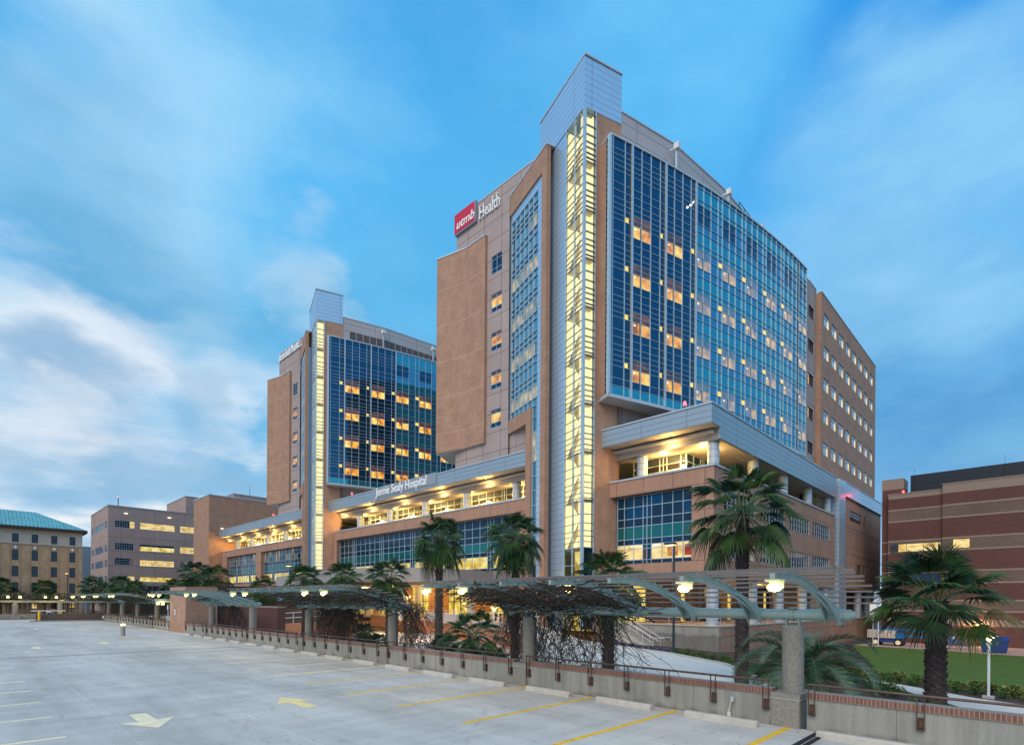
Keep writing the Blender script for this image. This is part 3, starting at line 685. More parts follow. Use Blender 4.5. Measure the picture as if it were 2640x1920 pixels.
    for j in range(len(zz)-1):
        m2.fbox(fr_w, -8.43, -7.4, -0.4, -0.2, zz[j]-0.035, zz[j]+0.035, 'mull')
        g2.fquad(fr_w, -8.45, -7.4, -0.3, zz[j], zz[j+1], 'lit_side' if j in (4, 11, 12) else ('side_glass' if j > 3 else 'navy'))
    m2.fbox(fr_w, -8.5, -8.43, -0.4, -0.18, -1, 24.06, 'mull')
    m2.build('glazing_bars', wo); g2.build('pane', wo)
    # --- precast wall with the roof sign, windows
    m = O(); holes = [(-48.3, -46.45, 23.9+FH*k, 26.05+FH*k) for k in range(5)]
    holed_wall(m, fr_m, -54.9, -45.2, 19.4, 50.4, holes, 0.25, 'stone')
    m.fbox(fr_m, -54.9, -40.2, -0.4, 0.0, 50.4, 52.5, 'stone'); m.fbox(fr_m, -54.95, -40.15, -0.45, 0.06, 52.5, 52.65, 'coping')
    m.fbox(Fr((45.4, 54.9), (1, 0)), 0, 30, -0.2, 0.0, 19.4, 52.5, 'stone')
    mo = m.build('precast_wall', T)
    for k in range(5):
        f_ = O(); g_ = O(); z0 = 23.9+FH*k
        lm = 'dark_glass' if k == 4 else 'lit_room'
        window_mb(f_, g_, fr_m, -48.3, -46.45, z0, z0+2.15, [-47.4], [z0+0.6, z0+1.7], lm, rec=0.16, fw=0.06,
                  gfun=lambda i, j: 'navy' if j == 0 else ('lit_dim' if j == 2 and k < 4 else lm))
        wn = f_.build('window', mo); g_.build('pane', wn)
    # --- blind brick wing cantilevered at the corner
    bw = O(); poly = [(44.6,49.0),(52,49.0),(52,60),(48,60),(43.5,57.1),(44.6,52.7)]
    bw.prism(poly, 22.3, 47.5, 'brick', 'soffit')
    bo = bw.build('brick_wing', T)
    cb = O(); cb.prism([(44.53,48.95),(52,48.95),(52,60),(48,60.1),(43.42,57.12),(44.53,52.7)], 47.5, 47.66, 'coping'); cb.build('coping', bo)
    for z in [24.6+FH*k for k in range(5)]:
        bd = O(); bd.fbox(Fr((44.6,52.7),(0,-1)), 0, 3.7, 0.0, 0.006, z, z+0.11, 'brick_band')
        dx, dy = 44.6-43.5, 52.7-57.1; bd.fbox(Fr((43.5,57.1),(dx,dy)), 0, math.hypot(dx,dy), 0.0, 0.006, z, z+0.11, 'brick_band')
        bd.build('brick_band', bo)
    # --- core of the tower with the set-back parapet
    c = O(); core = [(45.4,54.6),(45.4,46.0),(44.8,41.5),(45.6,33.5)] + [(p[0]+0.05,p[1]+0.6) for p in PAR] + [(76.0,54.6)]
    c.prism(core, 19.4, 46.8, 'stone'); c.build('core_wall', T)
    p_ = O()
    for (u, v) in zip(PAR, PAR[1:]):
        fr = Fr(u, (v[0]-u[0], v[1]-u[1])); Lh = math.hypot(v[0]-u[0], v[1]-u[1])
        p_.fbox(fr, 0, Lh, -0.4, 0.0, 46.8, 51.6, 'metal_roof'); p_.fbox(fr, 0, Lh, -0.45, 0.08, 51.6, 51.75, 'coping')
    p_.box(75.6, 76.0, 27.3, 54, 46.8, 51.6, 'metal_roof')
    po = p_.build('roof_parapet', T)
    for px, py, zz_ in ((52.2, 28.55, 50.4), (62.2, 27.3, 50.4), (71.0, 26.9, 50.4)):
        fl2 = O(); fl2.box(px-0.28, px+0.28, py-1.1, py-0.55, zz_-0.25, zz_+0.35, 'white_metal'); fl2.box(px-0.1, px+0.1, py-0.85, py-0.65, zz_-2.6, zz_-0.25, 'coping'); fl2.box(px-0.06, px+0.06, py-0.55, py+0.0, zz_, zz_+0.12, 'white_metal')
        fl2.build('floodlight', T)
    # --- the curved glass front
    bold = [2.7+4.45*k for k in range(8)]; verts = [0.0, 0.38, 1.87]; kinds = []
    for b_ in bold: verts += [b_, b_+1.25, b_+2.45, b_+3.7]
    verts = [v for v in verts if v < 36.2]; verts = sorted(set([round(v/0.05)*0.05 for v in verts] + [36.3]))
    pts = arc_pts(verts); ZB = 22.65; ZT = 47.15; ZW = 24.3
    cm = O(); cg = O()
    dense = [0, 1.16, 1.66, 2.16, 2.66, 3.2, 3.93]; open_ = [0, 1.15, 2.0, 2.55, 3.8]
    segs = []
    for i in range(len(pts)-1):
        (x0,y0,h0),(x1,y1,h1) = pts[i], pts[i+1]; segs.append((Fr((x0,y0),(x1-x0,y1-y0)), math.hypot(x1-x0,y1-y0), verts[i], verts[i+1]))
    for i, (x, y, h) in enumerate(pts):
        v = verts[i]; fr = Fr((x,y),(math.cos(h),math.sin(h)))
        isb = any(abs(v-b_) < 0.06 for b_ in bold) and v < 12
        wv = 0.13 if i == 0 else (0.08 if isb else 0.027)
        if abs(v-33.85) < 0.06: cm.fbox(fr, -0.45, -0.10, -0.1, 0.02, ZB, ZT, 'mull_dark')
        if abs(v-11.6) < 0.06 or abs(v-7.15) < 0.06 or abs(v-2.7) < 0.06: cm.fbox(fr, -0.34 if v < 11 else -0.2, -0.085, -0.1, 0.025, ZB+0.9, ZT, 'mull_dark') if v != 11.6 else None
        cm.fbox(fr, -wv, wv, -0.1, 0.22 if isb or i == 0 else 0.10, ZB, ZT, 'mull')
    wins = {}
    for (fr, Ls, va, vb) in segs:
        mid = (va+vb)/2; zone_d = mid < 11.6
        kb = int((mid-2.7)//4.45) if mid > 2.7 else -1; rel = (mid-2.7) - 4.45*kb if kb >= 0 else mid - (2.7-4.45)
        iswin = kb >= 0 and rel < 2.45; issq = (rel > 3.7) if kb >= 0 else (mid > 1.87)
        rows_ = [ZB] 
        for k in range(-1, 6):
            for o_ in (dense if zone_d else open_):
                z = ZW + FH*k + o_
                if ZB+0.3 < z < ZT-0.35: rows_.append(z)
        rows_.append(ZT)
        for j, z in enumerate(rows_):
            proud = 0.055 if zone_d and 0 < j < len(rows_)-1 else 0.07
            cm.fbox(fr, 0.035, Ls-0.035, -0.08, proud, z-0.017, z+0.017, 'mull')
        for j in range(len(rows_)-1):
            za, zb_ = rows_[j], rows_[j+1]; zm = (za+zb_)/2
            k = int((zm-ZW)//FH); off = zm - ZW - FH*k
            if zone_d: mt = 'navy'
            else: mt = 'teal' if 2.0 < off < 3.8 else 'blue'
            if zm < ZB+0.9: mt = 'teal'
            litm = None
            if 0 <= k <= 3:
                if iswin and off < 1.16: litm = 'lit_room'
                elif iswin and off < (2.16 if zone_d else 2.0): litm = 'lit_dim'
                elif issq and 1.14 < off < (1.66 if zone_d else 2.0): litm = 'lit_sq'
            if k == 4 and iswin and off < 2.0: mt = 'navy'
            if litm is None: cg.fquad(fr, 0, Ls, 0.0, za, zb_, mt)
            elif litm == 'lit_sq':
                top = zb_ if zone_d else za+0.55
                q = O(); q.fquad(fr, 0.05, Ls-0.02, 0.01, za, top, 'lit_sq'); wins.setdefault(('s', kb, k), []).append(q)
                cg.fquad(fr, 0, Ls, 0.0, za, zb_, mt)
            else:
                wins.setdefault(('w', kb, k), []).append((fr, Ls, za, zb_, litm))
    co = cm.build('curtain_wall', T)
    cg.build('pane', co)
    for key, it in wins.items():
        if key[0] == 's':
            it[0].build('closet_window', co)
        else:
            q = O()
            for n_, (fr, Ls, za, zb_, mt) in enumerate(it):
                q.fquad(fr, 0, Ls, 0.0, za, zb_, mt if key[1] < 2 else ('lit_soft' if mt == 'lit_room' else 'lit_soft_dim'))
            fr, Ls, za, zb_, mt = it[0]
            q.fquad(fr, 0.40, 0.60, 0.008, zb_-0.33 if zb_-za > 0.9 else za-0.4, (zb_-0.20 if zb_-za > 0.9 else za-0.27), 'lit_fluor')
            q.fbox(fr, Ls-0.14, Ls-0.04, 0.004, 0.01, za if mt == 'lit_room' else za-1.1, (zb_ if mt == 'lit_room' else za)-0.01, 'mull_dark')
            q.build('lit_window', co)
    # return at the left end, ledge below, coping above
    r_ = O(); fs = Fr(pts[0][:2], (math.cos(pts[0][2]), math.sin(pts[0][2])))
    P0 = fs.p(0.02, -0.5); r2 = Fr(P0, (fs.p(0,0)[0]-P0[0], fs.p(0,0)[1]-P0[1]))
    r_.fquad(r2, 0, 0.5, 0.0, ZB, ZT, 'navy')
    P1 = fs.p(0.05, -1.7); r3 = Fr(P1, (P0[0]-P1[0], P0[1]-P1[1])); r_.fquad(r3, 0, 1.2, 0.0, ZB, ZT, 'brick')
    z = ZB
    while z < ZT: r_.fbox(r2, 0, 0.48, 0.0, 0.04, z, z+0.05, 'mull'); z += 0.58
    r_.fbox(r2, 0.06, 0.12, 0.0, 0.045, ZB, ZT, 'mull_dark')
    r_.build('return_glazing', co)
    ld = O(); outer = [Fr((p[0],p[1]),(math.cos(p[2]),math.sin(p[2]))).p(0, 0.18) for p in pts]
    inner = [fr_r.p(1.85, 0.01), fr_r.p(4.38, 0.01), (53.1, 29.1), (62.8, 28.0), (78.5, 27.5)]
    poly = [(outer[0][0]-0.15, outer[0][1]+0.05)] + outer + inner[::-1]
    ld.prism(poly, ZB-0.30, ZB, 'coping', 'soffit'); ld.build('ledge', co); ld = O(); ld.prism([Fr((p[0],p[1]),(math.cos(p[2]),math.sin(p[2]))).p(0, 0.13) for p in pts] + inner[::-1], ZT, ZT+0.16, 'coping')
    ld.build('coping', co)
    # --- brick end wing with punched windows
    ew = O(); fe = Fr((83.8, 22.6), (1, 0)); fs2 = Fr((78.45, 23.3), (1, 0)); fz = Fr((83.8, 23.3), (0, -1))
    wx = [1.25+3.93*i for i in range(8)]; wz = [24.0+4.54*j for j in range(5)]
    holes = [(x, x+2.55, z, z+1.75) for x in wx for z in wz]
    holed_wall(ew, fe, 0, 33.4, -1, 46.3, holes, 0.3, 'brick')
    ew.fquad(fz, 0, 0.7, 0, -1, 46.3, 'brick'); ew.box(83.9, 117.2, 23.0, 50, -1, 46.2, 'brick')
    ew.fquad(Fr((117.2, 22.6), (0, 1)), 0, 27, 0, -1, 46.3, 'brick')
    ew.fbox(fe, -0.05, 33.45, -0.4, 0.07, 46.3, 46.45, 'coping')
    eo = ew.build('end_wing', T)
    sw = O(); h2 = [(2.1, 4.5, z, z+1.6) for z in (42.1, 37.45, 32.8, 28.15, 23.5)]
    holed_wall(sw, fs2, 0, 5.35, -1, 46.9, h2, 0.3, 'stone'); sw.box(78.5, 83.8, 23.7, 40, 0, 46.8, 'stone'); sto = sw.build('link_wall', T)
    f_ = O(); g_ = O(); proto = None
    for i, x in enumerate(wx):
        for j, z in enumerate(wz):
            if proto is None:
                f_ = MB((*fe.p(x), z)); g_ = MB((*fe.p(x), z))
                window_mb(f_, g_, fe, x, x+2.55, z, z+1.75, [x+0.85, x+1.7], [z+1.25], 'sky_glass', rec=0.14, fw=0.06,
                          gfun=lambda a, b_: 'lit_office' if (a == 2 and b_ == 0) else 'sky_glass')
                wn = f_.build('window', eo); pp = g_.build('pane', wn); proto = (wn, pp)
            else:
                wn = proto[0].copy(); COL.objects.link(wn); par(wn, eo); pp = proto[1].copy(); COL.objects.link(pp); par(pp, wn)
            q = fe.p(x); wn.location = (q[0]-T0[0], q[1]-T0[1], z-T0[2])
    for n_, (a, b_, c0, d0) in enumerate(h2):
        f_ = O(); g_ = O(); window_mb(f_, g_, fs2, a, b_, c0, d0, [a+0.8, a+1.6], [c0+1.15], 'dark_glass', frame='mull_dark', rec=0.16,
                                       gfun=lambda i, j: 'lit_office' if n_ in (2, 3) and i == 0 else 'dark_glass')
        wn = f_.build('window', sto); g_.build('pane', wn)
    # roof rail over the right end
    rr = O()
    for (xa, xb, y, z) in ((62, 73, 25.2, 47.3), (79, 83, 24.5, 46.9), (84.5, 87.5, 24.3, 46.3)):
        x = xa
        while x <= xb+0.01: rr.box(x-0.03, x+0.03, y, y+0.06, z, z+1.3 if xa < 84 else z+2.6, 'black'); x += 1.5
        rr.box(xa, xb, y, y+0.05, z+1.22, z+1.28, 'black'); rr.box(xa, xb, y, y+0.05, z+0.62, z+0.66, 'black')
    rr.box(84.5, 87.5, 24.3, 24.36, 48.85, 48.9, 'black')
    rr.build('roof_railing', T)
    return T
tower_a = make_tower()
tower_a['label'] = 'near hospital tower with red sign, tall lit stair corner and curved blue glass front'
tower_a['group'] = 'twin hospital towers'
tower_b = copy_tree(tower_a, (T0[0], T0[1]+56.1, T0[2]), label='farther hospital tower with orange lit rooms behind a dark gridded glass front')
def text_mesh(s, size, extrude, mat, shear=0.0, sx=1.0, bold=0.0):
    cu = bpy.data.curves.new('txt', 'FONT'); cu.body = s; cu.size = size; cu.extrude = extrude; cu.shear = shear; cu.offset = bold; cu.align_x = 'LEFT'; cu.resolution_u = 3
    o = bpy.data.objects.new('txt', cu); COL.objects.link(o)
    bpy.context.view_layer.update()
    me = bpy.data.meshes.new_from_object(o.evaluated_get(bpy.context.evaluated_depsgraph_get()))
    bpy.data.objects.remove(o); bpy.data.curves.remove(cu)
    for v in me.vertices: v.co.x *= sx
    me.materials.clear(); me.materials.append(M[mat]); return me
def place_text(me, name, loc, parent, rz=-90):
    """letters standing on a facade that faces -X (rz=-90): text runs towards -Y"""
    o = bpy.data.objects.new(name, me); COL.objects.link(o)
    o.rotation_euler = (R(90), 0, R(rz)); pl = parent.location if parent else Vector((0,0,0))
    o.location = Vector(loc) - pl
    if parent: par(o, parent)
    return o
# roof sign on the near tower: a red square with the white italic word, then serif letters
sg = MB(T0)
sg.box(44.62, 44.95, 51.0, 54.95, 50.35, 52.8, 'red_sign'); sg.box(44.60, 44.97, 50.84, 51.0, 50.35, 52.8, 'sign_grey'); sg.box(44.66, 44.97, 50.84, 54.97, 50.2, 50.35, 'sign_grey')
ro = sg.build('red_sign_panel', tower_a)
place_text(text_mesh('utmb', 1.62, 0.04, 'sign_white', 0.25, 1.02, 0.012), 'letters', (44.57, 54.55, 50.72), tower_a)
hm = text_mesh('Health', 2.15, 0.06, 'sign_white', 0, 0.66, 0.0)
place_text(hm, 'letters', (44.85, 50.45, 50.2), tower_a)
# serifs for the roof letters
sf = MB(T0)
def bbox_x(s, size, sx):
    m_ = text_mesh(s, size, 0.01, 'sign_white', 0, sx); xs = [v.co.x for v in m_.vertices]; r = (min(xs), max(xs)); bpy.data.meshes.remove(m_); return r
cap_h = 2.15*0.70
for pre, chs in (('', 'H'), ('Hea', 'l'), ('Healt', 'h')):
    w0 = bbox_x(pre, 2.15, 0.66)[1] if pre else 0.0
    a, b_ = bbox_x(pre+chs, 2.15, 0.66)
    l = (w0 + 0.10) if pre else a
    for zz_ in ((0.0, cap_h) if chs == 'H' else (0.0, cap_h*1.03)):
        if chs == 'H':
            for c_ in (a+0.09, b_-0.09): sf.box(44.74, 44.92, 50.45-c_-0.19, 50.45-c_+0.19, 50.2+zz_-0.03, 50.2+zz_+0.06, 'sign_white')
        else:
            sf.box(44.74, 44.92, 50.45-(l+0.09)-0.15, 50.45-(l+0.09)+0.15, 50.2+zz_-0.03, 50.2+zz_+0.06, 'sign_white')
sf.build('letter_serifs', tower_a)
(hx_, hy_, hh_), = arc_pts([8.4])
ft = Fr((hx_, hy_), (math.cos(hh_-0.004), math.sin(hh_-0.004)))
for (sa, sb, za, zb2) in ((1.75, 2.05, 43.75, 44.0), (2.2, 2.6, 44.15, 44.45), (2.65, 2.9, 44.6, 44.9)):
    tb2 = MB(T0); A_ = ft.p(sa, 0.03); B_ = ft.p(sb, 0.03)
    tb2.add([(A_[0], A_[1], za), (B_[0], B_[1], zb2-0.1), (B_[0], B_[1], zb2+0.12), (A_[0], A_[1], za+0.22)], [(0,1,2,3)], 'lit_fluor'); tb2.build('ceiling_tube', tower_a)
# the far tower's rooms all glow orange
warm_me = {}
for mn in list(TREE[tower_b.name]):
    for cn_ in TREE.get(mn, []):
        ob_ = bpy.data.objects[cn_]
        if ob_.name.startswith('lit_window'):
            me = ob_.data.copy(); ob_.data = me
            for i_, mt_ in enumerate(me.materials):
                if mt_.name == 'softly_lit_room': me.materials[i_] = M['lit_room_gold']
                if mt_.name == 'lit_patient_room': me.materials[i_] = M['lit_room_gold']
                if mt_.name == 'dim_soft_transom': me.materials[i_] = M['lit_dim']
# roof sign on the far tower
TB = tower_b.location
sg = MB(TB); sg.box(44.75, 44.95, 98.6, 110.9, 51.0, 51.15, 'sign_white'); sg.build('sign_rail', tower_b)
place_text(text_mesh('Jennie Sealy Hospital', 1.75, 0.08, 'sign_white', 0, 0.62, 0.02), 'letters', (44.85, 110.6, 51.25), tower_b)
lv = MB(TB)
for i in range(22):
    t_ = i/22; u = PAR[0]; v = PAR[1] if i < 6 else PAR[2]
    s_ = 1.2 + i*1.18
    if s_ < 7.2: fr = Fr((PAR[0][0], PAR[0][1]+56.1), (PAR[1][0]-PAR[0][0], PAR[1][1]-PAR[0][1])); a_ = s_
    else: fr = Fr((PAR[1][0], PAR[1][1]+56.1), (PAR[2][0]-PAR[1][0], PAR[2][1]-PAR[1][1])); a_ = s_-7.42
    if s_ > 7.2 and a_ < 0: continue
    lv.fbox(fr, a_, a_+1.06, -0.02, 0.015, 47.4, 49.5, 'louvre')
lv.build('louvre_band', tower_b)
# ------------------------------------------------------------------ hospital podium with the lit loggias
def at_x(px, py, c):
    r = ray(px, py); return r*(c/r.x) + Vector((0,0,CAM_H))
PD = (44.8, 20.2, -0.6)
pod = thing('hospital_podium', 'long low hospital front block with glowing upper loggias and white letters on its roof edge', 'building', PD)
OP = lambda: MB(PD)
fx = Fr((44.8, 0), (0, -1)); fb = Fr((45.55, 0), (0, -1)); fR = Fr((44.8, 20.2), (1, 0))
wall = OP()
secs = [(20.2, 31.3, [(22.2, 30.9)]), (41.0, 87.6, [(43.0, 86.2)]), (97.1, 144.0, [(99.4, 119.4), (122.2, 140.6)])]
for (ya, yb, hs) in secs:
    holed_wall(wall, fx, -yb, -ya, 5.1, 14.6, [(-h[1], -h[0], 6.6, 13.15) for h in hs], 0.75, 'precast')
rwin = [(46.8, 53.9), (55.3, 62.2), (63.8, 70.75), (72.1, 79.1)]
rh = [(a-44.8, b-44.8, z0, z1) for (a, b) in rwin for (z0, z1) in ((6.95, 8.75), (11.05, 12.85))]
holed_wall(wall, fR, 0, 36.7, 5.1, 14.6, rh, 0.2, 'precast')
wall.box(45.62, 76, 20.45, 32, 5.1, 5.3, 'soffit'); wall.box(45.62, 76, 31.0, 144, 5.1, 5.3, 'soffit')
wo = wall.build('lower_wall', pod)
cop = OP()
for (ya, yb, hs) in secs: cop.box(44.70, 45.1, ya-(0.12 if ya < 21 else 0), yb, 14.6, 14.76, 'coping')
cop.box(45.1, 81.5, 20.08, 20.5, 14.6, 14.757, 'coping'); cop.build('parapet_coping', pod)
# glazing in the lower openings
def strip_glazing(cols, z_rows, lits, seed, parent):
    rnd = random.Random(seed); f_ = OP(); g_ = OP(); t = 0.0
    for i, c in enumerate(cols): f_.fbox(fb, c-0.028, c+0.028, -0.08, 0.08 + (0.05 if i % 4 == 0 else 0), z_rows[0], z_rows[-1], 'mull')
    for r in z_rows: f_.fbox(fb, cols[0]+0.04, cols[-1]-0.04, -0.08, 0.055, r-0.028, r+0.028, 'mull')
    names = lits
    for i in range(len(cols)-1):
        narrow = cols[i+1]-cols[i] < 0.75
        for j in range(len(z_rows)-1):
            mt = names[j]
            if mt.startswith('lit') and narrow: mt = 'navy'
            if mt == 'navy' and rnd.random() < 0.45: mt = 'dark_glass'
            if mt == 'navy' and lits[-1] == 'mix' : pass
            if mt == 'blind': mt = 'lit_blind' if rnd.random() < 0.8 else 'navy'
            g_.fquad(fb, cols[i], cols[i+1], 0.0, z_rows[j], z_rows[j+1], mt)
    gl = f_.build('glazing_bars', parent); g_.build('pane', gl)
zr = [6.6, 7.0, 8.05, 8.45, 9.0, 10.2, 10.97, 12.08, 13.1]
near_cols = [-at_x(1360+q/2.748, 1400, 45.55).y for q in (640, 688, 755, 820, 850, 880, 955, 1030, 1105, 1192)]
strip_glazing(near_cols, zr, ['dark_glass', 'lit_office', 'lit_office', 'navy', 'teal_dark', 'dark_glass', 'navy', 'navy'], 1, pod)
def cols_for(y0, y1):          # bays of about 9 m, each with a narrow double bay
    c = []; y = y1
    pat = [1.42, 1.42, 1.42, 0.55, 0.55, 1.42, 1.42]; i = 0
    while y > y0 + 0.3: c.append(-y); y -= pat[i % 7]; i += 1
    c.append(-y0); return c
strip_glazing(cols_for(43.0, 86.2), zr, ['navy', 'lit_lobby', 'lit_lobby', 'dark_glass', 'teal_dark', 'dark_glass', 'dark_glass', 'dark_glass'], 2, pod)
strip_glazing(cols_for(99.4, 119.4), zr, ['navy', 'lit_lobby', 'lit_lobby', 'dark_glass', 'teal_dark', 'dark_glass', 'blind', 'blind'], 3, pod)
strip_glazing(cols_for(122.2, 140.6), zr, ['navy', 'lit_lobby', 'lit_lobby', 'dark_glass', 'teal_dark', 'dark_glass', 'blind', 'blind'], 4, pod)
# paintings and lamp discs in the near lit room
for (nm, a, b, t1, z0, z1, mt) in (('room_door', -27.35, -26.9, .03, 7.05, 8.2, 'door_brown'), ('wall_picture', -24.9, -23.85, .03, 7.2, 8.2, 'art1'), ('wall_picture', -23.2, -22.4, .03, 7.2, 8.2, 'art2'),
                               ('room_light', -26.3, -25.6, .03, 8.28, 8.38, 'lit_fluor'), ('room_light', -28.7, -28.1, .03, 8.28, 8.36, 'lit_fluor')):
    ar = OP(); ar.fbox(fb, a, b, 0.012, t1, z0, z1, mt); ar.build(nm, pod)
# loggia: floor, back glazing, columns, ceiling, beam, roof edge
lg = OP()
for (ya, yb, hs) in secs: lg.box(45.05, 60, ya+0.3, yb, 13.6, 13.9, 'concrete_pale'); lg.box(45.1, 60, ya+0.3, yb, 17.55, 17.75, 'soffit')
lg.box(60, 81.4, 20.5, 32, 13.6, 13.9, 'concrete_pale'); lg.box(60, 81.4, 20.5, 32, 17.55, 17.75, 'soffit')
lg.build('loggia_slabs', pod)
fl3 = Fr((49.6, 0), (0, -1))
def loggia_glass(fr, s0, s1, mat, pat=(1.5, 1.5, 0.4, 0.4, 1.5, 1.5, 1.5), z0=13.9, z1=17.5):
    f_ = OP(); g_ = OP(); s = s0; i = 0; zs = [z0, 14.9, 15.5, 16.1, 16.75, z1]
    while s < s1-0.05:
        n = min(s+pat[i % len(pat)], s1)
        f_.fbox(fr, s-0.035, s+0.035, 0, 0.10, z0, z1, 'mull'); g_.fquad(fr, s, n, 0.02, z0, 16.75, mat); g_.fquad(fr, s, n, 0.02, 16.75, z1, 'navy' if mat == 'dark_glass' else 'mull_dark'); s = n; i += 1
    for z in zs[1:-1]: f_.fbox(fr, s0, s1, 0, 0.085, z-0.035, z+0.035, 'mull')
    gl = f_.build('loggia_glazing', pod); g_.build('pane', gl)
loggia_glass(fl3, -31.0, -25.2, 'black_glass'); loggia_glass(Fr((49.6, 25.2), (1, 0)), 0, 32, 'dark_glass')
loggia_glass(fl3, -87.0, -42.0, 'lit_loggia'); loggia_glass(fl3, -143.5, -98.0, 'lit_loggia')
def podium_column(x, y, z0, z1, r=0.5, name='column'):
    c = OP(); c.cyl(x, y, z0, z1, r, r, 'coping', 24)
    for z in [z0+0.6*i for i in range(1, int((z1-z0)/0.6)+1)]:
        if z < z1-0.1: c.cyl(x, y, z-0.012, z+0.012, r+0.004, r+0.004, 'mull_dark', 24)
    return c.build(name, pod, smooth=False)
lcols = [(46.3, 20.95), (46.3, 29.9)] + [(46.2, 44.9+9*k) for k in range(5)] + [(46.2, 101.0+9*k) for k in range(5)]
for x, y in lcols[:1] + lcols[2:] + [(55.3, 20.95), (63.9, 20.95), (72.5, 20.95), (80.6, 20.95)]: podium_column(x, y, 13.9, 17.2)
podium_column(46.3, 29.35-1.3, 13.9, 17.2)
bm = OP()
for (ya, yb, hs) in secs: bm.box(45.6, 47.0, ya+1.4 if ya < 21 else ya, yb, 17.0, 18.0, 'beam')
bm.box(45.6, 81.4, 20.25, 21.6, 17.003, 17.99, 'beam'); bm.build('ring_beam', pod)
ed = OP()
ff = Fr((43.83, 0), (0, -1))
for (ya, yb, hs) in ((20.0, 31.1, 0), (41.2, 87.4, 0), (97.3, 143.1, 0)):
    ed.box(43.83, 47, ya, yb, 18.0, 19.6, 'fascia'); ed.box(43.86, 45.59, ya+0.03, yb-0.03, 17.97, 18.0, 'soffit')
    ed.box(43.76, 47, ya-0.07, yb+0.05, 19.6, 19.72, 'coping')
ed.box(47, 76, 20.0, 31.0, 18.0, 19.6, 'fascia'); ed.box(47, 76, 31.0, 143.0, 18.0, 19.5, 'concrete_pale')
ed.box(45.55, 81.45, 20.0, 20.22, 16.98, 18.0, 'fascia'); ed.box(76, 81.4, 20.0, 32, 18.0, 19.6, 'fascia'); ed.box(47, 81.4, 19.93, 20.3, 19.6, 19.717, 'coping')
ed.build('roof_edge', pod)
# right hand end: metal pilaster and the brick low wing
pl = OP(); pl.box(81.4, 82.3, 21.2, 32, 0, 19.6, 'metal'); pl.box(82.3, 85.4, 19.85, 32, 0, 19.7, 'metal'); pl.box(85.4, 109.2, 19.95, 32, 17.9, 19.75, 'metal'); pl.box(85.4, 109.3, 19.88, 20.5, 19.75, 19.86, 'coping'); pl.build('metal_pilaster', pod)
wg = OP(); fW = Fr((85.4, 20.2), (1, 0))
wh = [(3.85, 10.5, 14.9, 16.35), (12.0, 13.0, 14.9, 16.35), (7.9, 10.7, 7.1, 8.75), (12.0, 13.0, 7.1, 8.75)]
holed_wall(wg, fW, 0, 23.8, 5.15, 17.9, wh, 0.25, 'precast'); wg.fquad(Fr((109.2, 20.2), (0, 1)), 0, 12, 0, 5.15, 17.9, 'precast'); wg.box(85.4, 109.1, 20.6, 32, 5.15, 5.4, 'soffit')
for z in (13.75, 10.0): wg.fbox(fW, 0, 23.8, 0, 0.02, z, z+0.16, 'lime')
wgo = wg.build('brick_low_wing', pod)
def pod_window(fr, h, nc, nr, gm, parent, gfun=None, frame='mull'):
    f_ = OP(); g_ = OP(); a, b, c, d = h
    window_mb(f_, g_, fr, a, b, c, d, [a+(b-a)*i/nc for i in range(1, nc)], [c+(d-c)*i/nr for i in range(1, nr)], gm, frame=frame, rec=0.12, fw=0.06, bar=0.042, gfun=gfun)
    w_ = f_.build('window', parent); g_.build('pane', w_)
for n_, h in enumerate(rh):
    rnd = random.Random(40+n_)
    pod_window(fR, h, 8, 3, 'dark_glass', wo, gfun=(lambda i, j: 'lit_blind' if (h[2] < 9 and i > 4 + (n_ % 3) and j < 2) else 'dark_glass'))
for n_, h in enumerate(wh): pod_window(fW, h, 6 if n_ % 2 == 0 else 1, 3, 'dark_glass', wgo, frame='grey_brick')
# open ground floor: piers, dark recessed walls, lit doors
gf = OP(); fg = Fr((52.0, 0), (0, -1)); fg2 = Fr((52.0, 27.5), (1, 0))
gf.fquad(fg, -31.0, -27.5, 0, -0.5, 5.1, 'grey_brick'); gf.fquad(fg2, 0, 57, 0, -0.5, 5.2, 'grey_brick')
for i in range(14): gf.fbox(fg2, 1.2+3.9*i, 1.9+3.9*i, 0.02, 0.06, 1.0, 4.6, 'lit_blind' if i % 3 else 'lit_lobby'); gf.fbox(fg2, 2.6+3.9*i, 3.1+3.9*i, 0.02, 0.06, 1.0, 4.6, 'mull_dark')
gf.fquad(fg, -43.0, -31.0, 0, -0.5, 5.1, 'lit_lobby')
gf.build('ground_floor_wall', pod)
f_ = OP(); g_ = OP(); fL = Fr((50.0, 0), (0, -1))
g_.fquad(fL, -143.5, -41.0, 0, 0.6, 5.1, 'lit_lobby')
s = -143.5
while s < -41: f_.fbox(fL, s-0.05, s+0.05, 0, 0.12, 0.6, 5.1, 'mull_dark'); s += 1.5
for z in (2.9, 4.0): f_.fbox(fL, -143.5, -41, 0, 0.1, z-0.05, z+0.05, 'mull_dark')
for y in [44.9+9*k for k in range(11)]: f_.box(47.4, 49.9, y-0.8, y+0.8, 0.2, 5.1, 'precast')
gl = f_.build('lobby_glazing', pod); g_.build('pane', gl)
for x in (46.3, 55.2, 62.7, 70.7, 79.5, 88.4, 97.4, 103.8): podium_column(x, 20.95, 0.2, 5.15, 0.52)
# white letters on the canopy edge
sb = OP(); sb.box(43.74, 43.83, 57.35, 72.3, 18.35, 19.9, 'sign_grey'); sb.build('sign_panel', pod)
place_text(text_mesh('Jennie Sealy Hospital', 1.72, 0.04, 'sign_white', 0, 0.88, 0.022), 'letters', (43.66, 71.9, 18.62), pod)
